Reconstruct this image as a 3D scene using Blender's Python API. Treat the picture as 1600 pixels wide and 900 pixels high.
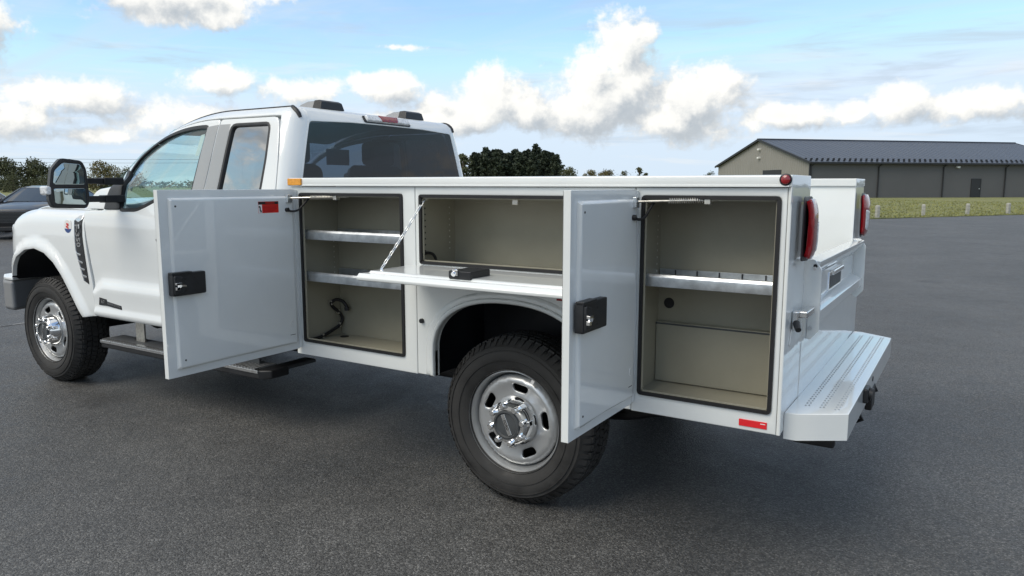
import bpy, bmesh, math, random
import numpy as np
from mathutils import Vector, Matrix
from mathutils.geometry import delaunay_2d_cdt
PI = math.pi
R = math.radians
random.seed(7)
for o in list(bpy.data.objects):
    bpy.data.objects.remove(o)
scene = bpy.context.scene
COL = scene.collection

# ------------------------------------------------------------------ camera
cam_d = bpy.data.cameras.new("camera")
cam = bpy.data.objects.new("camera", cam_d)
COL.objects.link(cam)
cam.location = (1.7707, -2.8074, 1.5034)
cam.rotation_euler = (R(90 - 7.921), R(-0.055), R(31.956))
cam_d.sensor_width = 36.0
cam_d.lens = 36.0 * 1155.2 / 1600.0
cam_d.clip_start = 0.05
cam_d.clip_end = 3000
scene.camera = cam

# ------------------------------------------------------------------ sky, sun, exposure
SUN_DIR = Vector((-0.28, -0.60, 0.74)).normalized()      # towards the sun
SUN_EL = math.asin(SUN_DIR.z)
SUN_AZ = math.atan2(SUN_DIR.x, SUN_DIR.y)
scene.view_settings.view_transform = 'Standard'
scene.view_settings.look = 'None'
scene.view_settings.gamma = 1
scene.view_settings.exposure = 0.85
scene.view_settings.use_curve_mapping = False
scene.cycles.max_bounces = 8
scene.cycles.diffuse_bounces = 3
scene.cycles.glossy_bounces = 3
sun_d = bpy.data.lights.new("sun", 'SUN')
sun_d.energy = 1.45
sun_d.angle = R(42)
sun_d.color = (1.0, 0.91, 0.77)
sun = bpy.data.objects.new("sun", sun_d)
COL.objects.link(sun)
sun.rotation_euler = (-SUN_DIR).to_track_quat('-Z', 'Y').to_euler()
sun.location = (-30, 5, 30)

world = bpy.data.worlds.new("World")
scene.world = world
world.use_nodes = True
wt = world.node_tree
wt.nodes.clear()


class NT:
    """small helper for building node trees"""
    def __init__(s, t):
        s.t = t

    def n(s, typ, **kw):
        nd = s.t.nodes.new(typ)
        for k, v in kw.items():
            setattr(nd, k, v)
        return nd

    def put(s, sock, v):
        if isinstance(v, bpy.types.NodeSocket):
            s.t.links.new(v, sock)
        elif isinstance(v, (int, float)) and hasattr(sock.default_value, '__len__'):
            sock.default_value = [v] * len(sock.default_value)
        else:
            sock.default_value = v

    def m(s, op, a, b=None, c=None, clamp=False):
        nd = s.n('ShaderNodeMath', operation=op, use_clamp=clamp)
        for i, v in enumerate((a, b, c)):
            if v is not None:
                s.put(nd.inputs[i], v)
        return nd.outputs[0]

    def vm(s, op, a, b=None, c=None, out=0):
        nd = s.n('ShaderNodeVectorMath', operation=op)
        for i, v in enumerate((a, b, c)):
            if v is not None:
                s.put(nd.inputs[i], v)
        return nd.outputs[out]

    def noise(s, vec, scale, detail=4, rough=0.55, dist=0.0, out=0):
        nd = s.n('ShaderNodeTexNoise')
        if vec is not None:
            s.put(nd.inputs['Vector'], vec)
        nd.inputs['Scale'].default_value = scale
        nd.inputs['Detail'].default_value = detail
        nd.inputs['Roughness'].default_value = rough
        nd.inputs['Distortion'].default_value = dist
        return nd.outputs[out]

    def ss(s, v, a, b, c=0.0, d=1.0):
        nd = s.n('ShaderNodeMapRange', interpolation_type='SMOOTHSTEP')
        s.put(nd.inputs['Value'], v)
        for k, q in zip(('From Min', 'From Max', 'To Min', 'To Max'), (a, b, c, d)):
            nd.inputs[k].default_value = q
        return nd.outputs[0]

    def mix(s, f, a, b):
        nd = s.n('ShaderNodeMix', data_type='RGBA')
        s.put(nd.inputs[0], f)
        s.put(nd.inputs[6], a)
        s.put(nd.inputs[7], b)
        return nd.outputs[2]

    def ramp(s, v, stops):
        nd = s.n('ShaderNodeValToRGB')
        s.put(nd.inputs[0], v)
        el = nd.color_ramp.elements
        while len(el) < len(stops):
            el.new(0.5)
        for e, (p, c) in zip(el, stops):
            e.position = p
            e.color = (*c, 1) if len(c) == 3 else c
        return nd.outputs[0]


# cumulus clouds: azimuth, elevation, half width, half height (degrees), weight
CLOUDS = [(-24.0, 10.1, 2.3, 2.6, 1), (-22.3, 11.0, 1.4, 1.3, .8), (-26.0, 8.0, 2.4, 2.4, 1), (-24.5, 6.6, 5.2, 3.2, 1), (-27.5, 5.2, 4.8, 2.0, 1),
          (-22.6, 7.6, 2.0, 2.0, .9), (-19.2, 5.9, 4.6, 3.0, 1.05), (-16.6, 6.8, 2.4, 2.0, 1), (-20.5, 4.8, 4.4, 1.6, 1.05),
          (-33.5, 6.3, 3.6, 2.5, 1), (-35.6, 5.0, 4.2, 1.7, 1), (-31.0, 5.6, 3.4, 2.0, .9), (-37.6, 6.4, 1.6, 1.1, .8),
          (-12.0, 4.9, 3.6, 1.15, .95), (-7.6, 5.0, 1.5, 1.0, .95), (-5.0, 5.4, 2.4, 1.6, 1), (-0.8, 5.2, 4.4, 1.35, 1), (4.5, 5.2, 3.6, 1.6, 1),
          (-41.5, 7.1, 4.2, 1.5, .95), (-47.0, 6.7, 5.2, 1.6, .9), (-53.0, 7.2, 3.8, 1.5, .85), (-46.0, 4.6, 9.0, 1.5, .8), (-55.0, 4.6, 7.5, 1.8, .8),
          (-62.5, 5.6, 5.2, 1.6, .95), (-66.5, 4.3, 6.0, 2.3, .9), (-68.0, 10.2, 4.0, 3.0, .95), (-56.2, 12.5, 6.0, 1.9, 1), (-53.5, 11.4, 3.0, 1.2, .9),
          (-49.5, 13.2, 3.2, 1.2, .8), (-40.4, 10.0, 3.4, .55, .55), (-62.0, 3.2, 7.0, 1.0, .7)]


def cloud_group():
    g = bpy.data.node_groups.new('cloud_density', 'ShaderNodeTree')
    g.interface.new_socket('azel', in_out='INPUT', socket_type='NodeSocketVector')
    g.interface.new_socket('dir', in_out='INPUT', socket_type='NodeSocketVector')
    g.interface.new_socket('density', in_out='OUTPUT', socket_type='NodeSocketFloat')
    t = NT(g)
    gi = t.n('NodeGroupInput')
    go = t.n('NodeGroupOutput')
    ae, dr = gi.outputs[0], gi.outputs[1]
    acc = None
    for a, e, w, h, wt_ in CLOUDS:
        wt_ = wt_ - (.08 if a < -40 and e < 9 else 0)
        v = t.vm('MULTIPLY_ADD', ae, (1 / w, 1 / h, 0), (-a / w, -e / h, 0))
        ln = t.vm('LENGTH', v, out=1)
        b = t.m('SUBTRACT', wt_, ln)
        acc = b if acc is None else t.m('SMOOTH_MAX', acc, b, 0.18)
    # the same kind of clouds all round the rest of the sky
    sv = t.vm('MULTIPLY', dr, (1.0, 1.0, 2.6))
    gen = t.noise(sv, 2.3, 2, 0.5)
    sep = t.n('ShaderNodeSeparateXYZ')
    t.put(sep.inputs[0], ae)
    away = t.ss(t.m('ABSOLUTE', t.m('ADD', sep.outputs[0], 32.0)), 36, 50)
    high = t.ss(sep.outputs[1], 14, 22)
    gm = t.m('MAXIMUM', away, high)
    genb = t.m('MULTIPLY_ADD', gen, 3.6, -1.72)
    genb = t.m('ADD', genb, t.m('MULTIPLY', t.m('SUBTRACT', gm, 1.0), 3.0))
    acc = t.m('MAXIMUM', acc, genb)
    d1 = t.noise(t.vm('MULTIPLY', dr, (1, 1, 1.25)), 15.0, 5, 0.62, 0.25)
    d2 = t.noise(dr, 60.0, 3, 0.62)
    dd = t.m('ADD', t.m('MULTIPLY_ADD', d1, 1.75, -0.875), t.m('MULTIPLY_ADD', d2, 0.72, -0.36))
    dens = t.m('ADD', acc, dd)
    t.put(go.inputs[0], dens)
    return g


t = NT(wt)
tc = t.n('ShaderNodeTexCoord')
dirv = t.vm('NORMALIZE', tc.outputs['Generated'])
sep = t.n('ShaderNodeSeparateXYZ')
t.put(sep.inputs[0], dirv)
az = t.m('MULTIPLY', t.m('ARCTAN2', sep.outputs[0], sep.outputs[1]), 180 / PI)
el = t.m('MULTIPLY', t.m('ARCSINE', sep.outputs[2]), 180 / PI)
cmb = t.n('ShaderNodeCombineXYZ')
t.put(cmb.inputs[0], az)
t.put(cmb.inputs[1], el)
azel = cmb.outputs[0]
CG = cloud_group()


def cloud(ae, dr):
    nd = t.n('ShaderNodeGroup')
    nd.node_tree = CG
    t.put(nd.inputs[0], ae)
    t.put(nd.inputs[1], dr)
    return nd.outputs[0]


dens = cloud(azel, dirv)
OFF = (-1.1, 1.1)                                     # a step towards the sun side (azimuth, elevation)
off3 = Vector((-0.9, 0.35, 0.9)) * 0.022
dens2 = cloud(t.vm('ADD', azel, (OFF[0], OFF[1], 0)), t.vm('ADD', dirv, tuple(off3)))
cover = t.ss(dens, -0.08, 0.42)
lit = t.m('SUBTRACT', dens, dens2)
lit = t.ss(lit, -0.60, 0.52)
thick = t.ss(dens, 0.25, 1.15)
sky = t.n('ShaderNodeTexSky', sky_type='NISHITA')
sky.sun_disc = False
sky.sun_elevation = SUN_EL
sky.sun_rotation = SUN_AZ
sky.air_density = 1.0
sky.dust_density = 0.2
sky.ozone_density = 1.3
SK = 0.112
sky_col = t.vm('MULTIPLY', sky.outputs[0], (0.92, 1.0, 1.03))
# high thin veil of cirrus
pz = t.m('ADD', t.m('MAXIMUM', sep.outputs[2], 0.0), 0.16)
px = t.m('DIVIDE', sep.outputs[0], pz)
py = t.m('DIVIDE', sep.outputs[1], pz)
cp = t.n('ShaderNodeCombineXYZ')
t.put(cp.inputs[0], px)
t.put(cp.inputs[1], py)
vv = t.n('ShaderNodeMapping')
vv.inputs['Rotation'].default_value = (0, 0, R(28))
vv.inputs['Scale'].default_value = (0.55, 1.6, 1)
t.put(vv.inputs[0], cp.outputs[0])
cir = t.noise(vv.outputs[0], 1.1, 5, 0.62, 0.9)
veil = t.m('MULTIPLY_ADD', t.ss(cir, 0.38, 0.72), 0.55, 0.0)
hz = t.ss(el, 0.0, 12.0, 0.62, 0.0)
veil = t.m('MAXIMUM', veil, hz)
veil_col = (0.375 / SK, 0.435 / SK, 0.485 / SK, 1)
base0 = t.mix(veil, t.vm('MINIMUM', sky_col, (0.42 / SK, 0.51 / SK, 0.62 / SK)), veil_col)
sv1 = t.vm('MULTIPLY', dirv, (3.0, 3.0, 26.0))
st1 = t.noise(sv1, 1.35, 5, 0.6, 0.6)
st_m = t.m('MULTIPLY', t.ss(st1, 0.50, 0.70), t.m('MULTIPLY', t.ss(el, 1.0, 4.0), t.ss(el, 9.0, 16.0, 1.0, 0.25)))
base1 = t.mix(t.m('MULTIPLY', st_m, 0.55), base0, (0.29 / SK, 0.34 / SK, 0.395 / SK, 1))
st2 = t.noise(t.vm('ADD', sv1, (7.3, 2.1, 4.0)), 1.7, 5, 0.62, 0.5)
st_n = t.m('MULTIPLY', t.ss(st2, 0.50, 0.68), t.ss(el, 5.0, 11.0, 1.0, 0.15))
base = t.mix(t.m('MULTIPLY', st_n, 0.60), base1, (0.49 / SK, 0.505 / SK, 0.51 / SK, 1))
c_dark = (0.265 / SK, 0.295 / SK, 0.325 / SK, 1)
c_lit = (0.60 / SK, 0.59 / SK, 0.56 / SK, 1)
shade = t.m('MULTIPLY_ADD', thick, -0.20, lit)
ccol = t.mix(t.m('ADD', shade, 0.10, clamp=True), c_dark, c_lit)
cover = t.m('MULTIPLY', cover, t.ss(el, -1.0, 3.5, 0.35, 0.97))
full = t.mix(cover, base, ccol)
bg = t.n('ShaderNodeBackground')
t.put(bg.inputs[0], full)
bg.inputs[1].default_value = SK
wo = t.n('ShaderNodeOutputWorld')
wt.links.new(bg.outputs[0], wo.inputs[0])
world.cycles.sampling_method = 'MANUAL'
world.cycles.sample_map_resolution = 512


# ------------------------------------------------------------------ materials
def material(name, col, rough=0.5, metal=0.0, ior=1.45, coat=0.0, var=0.0, vscale=6.0, bump=0.0, bscale=80.0, alpha=1.0, coat_rough=0.03, spec=0.5, wave=0.0):
    m = bpy.data.materials.new(name)
    m.use_nodes = True
    nt = NT(m.node_tree)
    b = m.node_tree.nodes['Principled BSDF']
    b.inputs['Base Color'].default_value = (*col, 1)
    b.inputs['Roughness'].default_value = rough
    b.inputs['Metallic'].default_value = metal
    b.inputs['IOR'].default_value = ior
    b.inputs['Coat Weight'].default_value = coat
    b.inputs['Coat Roughness'].default_value = coat_rough
    b.inputs['Specular IOR Level'].default_value = spec
    co = nt.n('ShaderNodeTexCoord').outputs['Object']
    if var:
        f = nt.noise(co, vscale, 6, 0.6)
        c = nt.mix(nt.ss(f, 0.3, 0.7), tuple(x * (1 - var) for x in col) + (1,), tuple(min(1, x * (1 + var)) for x in col) + (1,))
        nt.put(b.inputs['Base Color'], c)
        nt.put(b.inputs['Roughness'], nt.ss(f, 0.25, 0.75, max(0.02, rough * (1 - var)), min(1, rough * (1 + var))))
    if bump and wave:
        bw = nt.n('ShaderNodeBump')
        bw.inputs['Strength'].default_value = 1.0
        bw.inputs['Distance'].default_value = wave
        nt.put(bw.inputs['Height'], nt.noise(co, 3.2, 2, 0.5))
    if bump:
        bn = nt.n('ShaderNodeBump')
        bn.inputs['Strength'].default_value = bump
        bn.inputs['Distance'].default_value = 0.01
        nt.put(bn.inputs['Height'], nt.noise(co, bscale, 5, 0.6))
        if wave:
            nt.put(bn.inputs['Normal'], bw.outputs[0])
            nt.put(b.inputs['Coat Normal'], bw.outputs[0])
        nt.put(b.inputs['Normal'], bn.outputs[0])
    return m


def glass_material(name, tint, see, ior=1.55):
    m = bpy.data.materials.new(name)
    m.use_nodes = True
    nt = NT(m.node_tree)
    m.node_tree.nodes.clear()
    out = nt.n('ShaderNodeOutputMaterial')
    tr = nt.n('ShaderNodeBsdfTransparent')
    tr.inputs[0].default_value = (*tint, 1)
    gl = nt.n('ShaderNodeBsdfGlossy')
    gl.inputs['Roughness'].default_value = 0.012
    gl.inputs[0].default_value = (1, 1, 1, 1)
    lw = nt.n('ShaderNodeLayerWeight')
    lw.inputs[0].default_value = 0.5
    sch = nt.m('MULTIPLY_ADD', nt.m('POWER', lw.outputs['Facing'], 5.0), 0.96, 0.042)
    mx = nt.n('ShaderNodeMixShader')
    nt.put(mx.inputs[0], nt.m('MULTIPLY', sch, see, clamp=True))
    nt.put(mx.inputs[1], tr.outputs[0])
    nt.put(mx.inputs[2], gl.outputs[0])
    nt.put(out.inputs[0], mx.outputs[0])
    return m


M = {}
M['paint'] = material('white_paint', (0.72, 0.745, 0.745), 0.32, coat=1.0, wave=0.0008, var=0.012, vscale=2.0, bump=0.012, bscale=260)
M['body'] = material('white_body_paint', (0.72, 0.745, 0.735), 0.30, coat=1.0, wave=0.0012, var=0.02, vscale=3.0, bump=0.03, bscale=190, coat_rough=0.015)
M['taupe'] = material('taupe_liner_paint', (0.30, 0.285, 0.222), 0.42, coat=0.15, var=0.05, vscale=4, bump=0.05, bscale=140)
M['galv'] = material('galvanised_steel', (0.60, 0.63, 0.65), 0.34, metal=0.9, var=0.14, vscale=22, bump=0.05, bscale=60)
M['rubber'] = material('black_rubber', (0.012, 0.012, 0.013), 0.55, var=0.2, vscale=20)
M['tyre'] = material('tyre_rubber', (0.027, 0.0265, 0.026), 0.72, var=0.35, vscale=9, bump=0.12, bscale=120)
M['black'] = material('black_plastic', (0.016, 0.017, 0.019), 0.42, var=0.2, vscale=15, bump=0.1, bscale=300)
M['chassis'] = material('black_chassis', (0.012, 0.012, 0.013), 0.6, var=0.4, vscale=8)
M['liner'] = material('wheel_well_black', (0.010, 0.012, 0.016), 0.55, var=0.3, vscale=5)
M['grey_plastic'] = material('dark_grey_plastic', (0.055, 0.06, 0.064), 0.5, var=0.15, vscale=15, bump=0.08, bscale=350)
M['step_grey'] = material('step_grey_plastic', (0.20, 0.205, 0.21), 0.45)
M['bpillar'] = material('grey_pillar_film', (0.32, 0.33, 0.335), 0.35, coat=0.3)
M['chrome'] = material('chrome', (0.86, 0.87, 0.88), 0.06, metal=1.0)
M['chrome_dull'] = material('satin_chrome', (0.70, 0.71, 0.72), 0.22, metal=1.0, var=0.1, vscale=40)
M['steel'] = material('silver_wheel_steel', (0.50, 0.51, 0.515), 0.34, metal=0.7, coat=0.25, var=0.015, vscale=10)
M['zinc'] = material('zinc_plated_steel', (0.62, 0.60, 0.54), 0.35, metal=0.85, var=0.15, vscale=50)
M['red_lens'] = material('red_lens', (0.24, 0.005, 0.009), 0.08, coat=1.0, var=0.15, vscale=60, bump=0.15, bscale=160)
M['clear_lens'] = material('clear_lens', (0.62, 0.64, 0.66), 0.10, coat=1.0, var=0.25, vscale=50, bump=0.2, bscale=140)
M['grey_lens'] = material('smoked_lens', (0.26, 0.265, 0.27), 0.25, coat=0.6)
M['amber'] = material('amber_lens', (0.72, 0.30, 0.015), 0.18, coat=0.6, var=0.12, vscale=70, bump=0.2, bscale=400)
M['red_label'] = material('red_label_print', (0.62, 0.022, 0.015), 0.35)
M['dark_red'] = material('dark_red_label_print', (0.30, 0.012, 0.02), 0.35)
M['white_print'] = material('white_label_print', (0.75, 0.74, 0.72), 0.4)
M['paper'] = material('white_paper', (0.7, 0.7, 0.68), 0.7)
M['ink'] = material('black_ink', (0.015, 0.012, 0.012), 0.5)
M['blue_print'] = material('blue_label_print', (0.03, 0.07, 0.22), 0.4)
M['reflector'] = material('red_reflector', (0.75, 0.012, 0.02), 0.22, coat=0.7, bump=0.2, bscale=600)
M['glass'] = glass_material('side_glass', (0.74, 0.88, 0.88), 1.6)
M['tint'] = glass_material('privacy_glass', (0.06, 0.055, 0.048), 9.0)
M['rear_tint'] = glass_material('rear_privacy_glass', (0.085, 0.105, 0.15), 1.0)
M['mirror'] = material('mirror_glass', (0.40, 0.47, 0.48), 0.01, metal=1.0)
M['seat'] = material('grey_seat_cloth', (0.075, 0.078, 0.085), 0.85, var=0.2, vscale=30)
M['dash'] = material('dark_dashboard', (0.03, 0.032, 0.035), 0.6)

# ------------------------------------------------------------------ object helpers


class MB:
    def __init__(s):
        s.v = []
        s.f = []
        s.sm = []

    def add(s, vs, fs, smooth=True):
        k = len(s.v)
        s.v += [tuple(map(float, p)) for p in vs]
        s.f += [tuple(i + k for i in f) for f in fs]
        s.sm += [smooth] * len(fs)
        return s

    def box(s, x0, x1, y0, y1, z0, z1):
        vs = [(x, y, z) for z in (z0, z1) for y in (y0, y1) for x in (x0, x1)]
        return s.add(vs, [(0, 2, 3, 1), (4, 5, 7, 6), (0, 1, 5, 4), (1, 3, 7, 5), (3, 2, 6, 7), (2, 0, 4, 6)])

    def prism(s, poly, f0, f1):
        """poly: 2d points; f0, f1 map (a,b) to the two end caps"""
        n = len(poly)
        vs = [f0(a, b) for a, b in poly] + [f1(a, b) for a, b in poly]
        fs = [tuple(range(n - 1, -1, -1)), tuple(range(n, 2 * n))] + [(i, (i + 1) % n, n + (i + 1) % n, n + i) for i in range(n)]
        return s.add(vs, fs)

    def tube(s, path, r, n=10, closed=False, cap=True):
        P = [Vector(p) for p in path]
        k = len(P)
        rr = r if isinstance(r, (list, tuple)) else [r] * k
        up = Vector((0.13, 0.2, 1)).normalized()
        vs, fs = [], []
        for i, p in enumerate(P):
            a = P[(i - 1) % k] if (closed or i) else p
            b = P[(i + 1) % k] if (closed or i < k - 1) else p
            d = (b - a).normalized()
            if abs(d.dot(up)) > 0.98:
                up = Vector((1, 0.1, 0.05)).normalized()
            e1 = d.cross(up).normalized()
            e2 = e1.cross(d).normalized()
            up = e2
            for j in range(n):
                q = 2 * PI * j / n
                vs.append(p + (e1 * math.cos(q) + e2 * math.sin(q)) * rr[i])
        for i in range(k if closed else k - 1):
            for j in range(n):
                fs.append((i * n + j, i * n + (j + 1) % n, ((i + 1) % k) * n + (j + 1) % n, ((i + 1) % k) * n + j))
        if cap and not closed:
            fs.append(tuple(range(n - 1, -1, -1)))
            fs.append(tuple((k - 1) * n + j for j in range(n)))
        return s.add(vs, fs)

    def strip(s, path, w, h, closed=True, nrm=(0, -1, 0)):
        """rectangular section along a path lying in the plane with normal nrm"""
        P = [Vector(p) for p in path]
        N = Vector(nrm)
        k = len(P)
        vs, fs = [], []
        for i, p in enumerate(P):
            a = P[(i - 1) % k] if (closed or i) else p
            b = P[(i + 1) % k] if (closed or i < k - 1) else p
            d = (b - a).normalized()
            e = d.cross(N).normalized()
            for c, q in ((-.5, 0), (.5, 0), (.5, 1), (-.5, 1)):
                vs.append(p + e * w * c + N * h * q)
        for i in range(k if closed else k - 1):
            for j in range(4):
                fs.append((i * 4 + j, i * 4 + (j + 1) % 4, ((i + 1) % k) * 4 + (j + 1) % 4, ((i + 1) % k) * 4 + j))
        return s.add(vs, fs)

    def lathe(s, prof, axis='y', n=64, c=(0, 0, 0), closed=False):
        """prof: list of (radius, along)"""
        vs, fs = [], []
        k = len(prof)
        for i in range(n):
            a = 2 * PI * i / n
            for r, h in prof:
                if axis == 'y':
                    vs.append((c[0] + r * math.cos(a), c[1] + h, c[2] + r * math.sin(a)))
                elif axis == 'x':
                    vs.append((c[0] + h, c[1] + r * math.cos(a), c[2] + r * math.sin(a)))
                else:
                    vs.append((c[0] + r * math.cos(a), c[1] + r * math.sin(a), c[2] + h))
        kk = k if closed else k - 1
        for i in range(n):
            for j in range(kk):
                fs.append((i * k + j, i * k + (j + 1) % k, ((i + 1) % n) * k + (j + 1) % k, ((i + 1) % n) * k + j))
        return s.add(vs, fs)

    def cyl(s, p0, p1, r, n=20, r1=None):
        return s.tube([p0, p1], [r, r if r1 is None else r1], n)

    def xf(s, fn, start=0):
        for i in range(start, len(s.v)):
            s.v[i] = tuple(fn(*s.v[i]))
        return s

    def build(s, name, mat, parent=None, bevel=0.0, angle=35, seg=2, weld=False):
        me = bpy.data.meshes.new(name)
        me.from_pydata(s.v, [], s.f)
        me.validate()
        bm = bmesh.new()
        bm.from_mesh(me)
        bmesh.ops.recalc_face_normals(bm, faces=bm.faces)
        bm.to_mesh(me)
        bm.free()
        return link(name, me, mat, parent, bevel, angle, seg)


def link(name, me, mat, parent=None, bevel=0.0, angle=35, seg=2):
    if mat is not None and not me.materials:
        me.materials.append(M[mat] if isinstance(mat, str) else mat)
    me.polygons.foreach_set('use_smooth', [True] * len(me.polygons))
    me.set_sharp_from_angle(angle=R(angle))
    o = bpy.data.objects.new(name, me)
    COL.objects.link(o)
    o.parent = parent
    if bevel:
        b = o.modifiers.new('bevel', 'BEVEL')
        b.width = bevel
        b.segments = seg
        b.limit_method = 'ANGLE'
        b.angle_limit = R(40)
        b.harden_normals = True
    return o


def box(name, mat, parent, x0, x1, y0, y1, z0, z1, bevel=0.002):
    return MB().box(x0, x1, y0, y1, z0, z1).build(name, mat, parent, bevel)


def empty(name, loc, rz=0.0):
    o = bpy.data.objects.new(name, None)
    COL.objects.link(o)
    o.location = loc
    o.rotation_euler = (0, 0, rz)
    o.empty_display_size = 0.3
    return o


def tag(o, label=None, cat=None, group=None, kind=None):
    for k, v in (('label', label), ('category', cat), ('group', group), ('kind', kind)):
        if v:
            o[k] = v
    return o


def copy_tree(o, parent=None):
    c = o.copy()
    COL.objects.link(c)
    c.parent = parent
    for ch in list(o.children):
        copy_tree(ch, c)
    return c


def area2(p):
    return 0.5 * sum(p[i][0] * p[(i + 1) % len(p)][1] - p[(i + 1) % len(p)][0] * p[i][1] for i in range(len(p)))


def densify(p, cell):
    out = []
    for i in range(len(p)):
        a, b = p[i], p[(i + 1) % len(p)]
        n = max(1, int(math.ceil(math.dist(a, b) / cell)))
        out += [(a[0] + (b[0] - a[0]) * k / n, a[1] + (b[1] - a[1]) * k / n) for k in range(n)]
    return out


def offset(p, d):
    """move a counter-clockwise polygon's outline inwards by d"""
    n = len(p)
    out = []
    for i in range(n):
        a, b, c = p[i - 1], p[i], p[(i + 1) % n]
        e1 = Vector((b[0] - a[0], b[1] - a[1]))
        e2 = Vector((c[0] - b[0], c[1] - b[1]))
        n1 = Vector((-e1.y, e1.x)).normalized() if e1.length else Vector((0, 0))
        n2 = Vector((-e2.y, e2.x)).normalized() if e2.length else n1
        q = n1 + n2
        k = max(0.35, 1 + n1.dot(n2))
        out.append((b[0] + q.x * d / k, b[1] + q.y * d / k))
    return out


def rpoly(p, r, seg=5):
    """round the corners of a polygon; r is a number or a list"""
    n = len(p)
    rs = r if isinstance(r, (list, tuple)) else [r] * n
    out = []
    for i in range(n):
        a, b, c = Vector(p[i - 1]), Vector(p[i]), Vector(p[(i + 1) % n])
        d1, d2 = (a - b), (c - b)
        l = min(rs[i], d1.length * 0.48, d2.length * 0.48)
        if l < 1e-5:
            out.append(tuple(b))
            continue
        s, e = b + d1.normalized() * l, b + d2.normalized() * l
        for k in range(seg + 1):
            q = k / seg
            out.append(tuple(s * (1 - q) ** 2 + b * 2 * q * (1 - q) + e * q * q))
    return out


def rect(x0, x1, y0, y1, r=0.0):
    p = [(x0, y0), (x1, y0), (x1, y1), (x0, y1)]
    return rpoly(p, r) if r else p


def inside(pts, poly):
    x, y = pts[:, 0], pts[:, 1]
    r = np.zeros(len(pts), bool)
    q = np.array(poly)
    j = len(q) - 1
    for i in range(len(q)):
        c = ((q[i, 1] > y) != (q[j, 1] > y)) & (x < (q[j, 0] - q[i, 0]) * (y - q[i, 1]) / (q[j, 1] - q[i, 1] + 1e-12) + q[i, 0])
        r ^= c
        j = i
    return r


def segdist(pts, poly):
    q = np.array(poly)
    a, b = q, np.roll(q, -1, 0)
    d = b - a
    L = (d ** 2).sum(1) + 1e-12
    tt = np.clip(((pts[:, None] - a[None]) * d[None]).sum(2) / L[None], 0, 1)
    return np.sqrt((((a[None] + tt[..., None] * d[None]) - pts[:, None]) ** 2).sum(2)).min(1)


def panel(name, mat, parent, outline, surf, holes=(), thick=0.02, cell=0.06, hem=0.005, drop=0.004, back=True, lift=0.0, sub=None):
    """sheet-metal panel: a 2d outline with holes laid on a surface, edges rolled over by hem/drop, thickness inwards"""
    loops = []
    o = list(outline)
    if area2(o) < 0:
        o.reverse()
    loops.append(densify(o, sub or cell))
    for h in holes:
        h = list(h)
        if area2(h) > 0:
            h.reverse()
        loops.append(densify(h, sub or cell))
    pts, edges, flag = [], [], []
    spans = []
    for L in loops:
        for ring, fl in ((L, 1), (offset(L, hem), 0)):
            k = len(pts)
            n = len(ring)
            pts += ring
            flag += [fl] * n
            edges += [(k + i, k + (i + 1) % n) for i in range(n)]
            if fl:
                spans.append((k, n))
    A = np.array(loops[0])
    g0, g1 = A.min(0), A.max(0)
    nx = max(2, int((g1[0] - g0[0]) / cell))
    ny = max(2, int((g1[1] - g0[1]) / cell))
    gx, gy = np.meshgrid(np.linspace(g0[0], g1[0], nx + 1), np.linspace(g0[1], g1[1], ny + 1))
    G = np.stack([gx.ravel(), gy.ravel()], 1)
    ok = inside(G, loops[0])
    for h in loops[1:]:
        ok &= ~inside(G, h)
    G = G[ok]
    if len(G):
        dm = np.min([segdist(G, L) for L in loops], 0)
        G = G[dm > hem + cell * 0.35]
    pts += [tuple(p) for p in G]
    flag += [0] * len(G)
    v2, _, tris, ov, _, _ = delaunay_2d_cdt([Vector(p) for p in pts], edges, [], 0, 1e-6)
    nv = len(v2)
    fl = [max((flag[i] for i in ov[k]), default=0) for k in range(nv)]
    vin = {}
    for k in range(nv):
        for i in ov[k]:
            vin[i] = k
    V2 = np.array([(p.x, p.y) for p in v2])
    cen = np.array([V2[list(f)].mean(0) for f in tris])
    keep = inside(cen, loops[0])
    for h in loops[1:]:
        keep &= ~inside(cen, h)
    tris = [tuple(f) for f, kf in zip(tris, keep) if kf]
    S = [Vector(surf(*p)) for p in V2]
    e = 0.004
    Nn = []
    for (a, b) in V2:
        du = Vector(surf(a + e, b)) - Vector(surf(a - e, b))
        dv = Vector(surf(a, b + e)) - Vector(surf(a, b - e))
        Nn.append(du.cross(dv).normalized())
    top = [S[i] + Nn[i] * (lift - (drop if fl[i] else 0)) for i in range(nv)]
    bot = [S[i] + Nn[i] * (lift - thick) for i in range(nv)]
    vs = top + bot
    fs = list(tris)
    if back:
        fs += [(c + nv, b + nv, a + nv) for a, b, c in tris]
    for k, n in spans:
        ring = [vin[k + i] for i in range(n)]
        for i in range(n):
            a, b = ring[i], ring[(i + 1) % n]
            if a != b:
                fs.append((b, a, a + nv, b + nv))
    me = bpy.data.meshes.new(name)
    me.from_pydata([tuple(p) for p in vs], [], fs)
    me.validate()
    bm = bmesh.new()
    bm.from_mesh(me)
    bmesh.ops.delete(bm, geom=[v for v in bm.verts if not v.link_faces], context='VERTS')
    if back:
        bmesh.ops.recalc_face_normals(bm, faces=bm.faces)
    bm.to_mesh(me)
    bm.free()
    po = link(name, me, mat, parent, angle=50)
    wn = po.modifiers.new('weighted_normal', 'WEIGHTED_NORMAL')
    wn.mode = 'FACE_AREA'
    wn.weight = 80
    wn.keep_sharp = True
    return po


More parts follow.
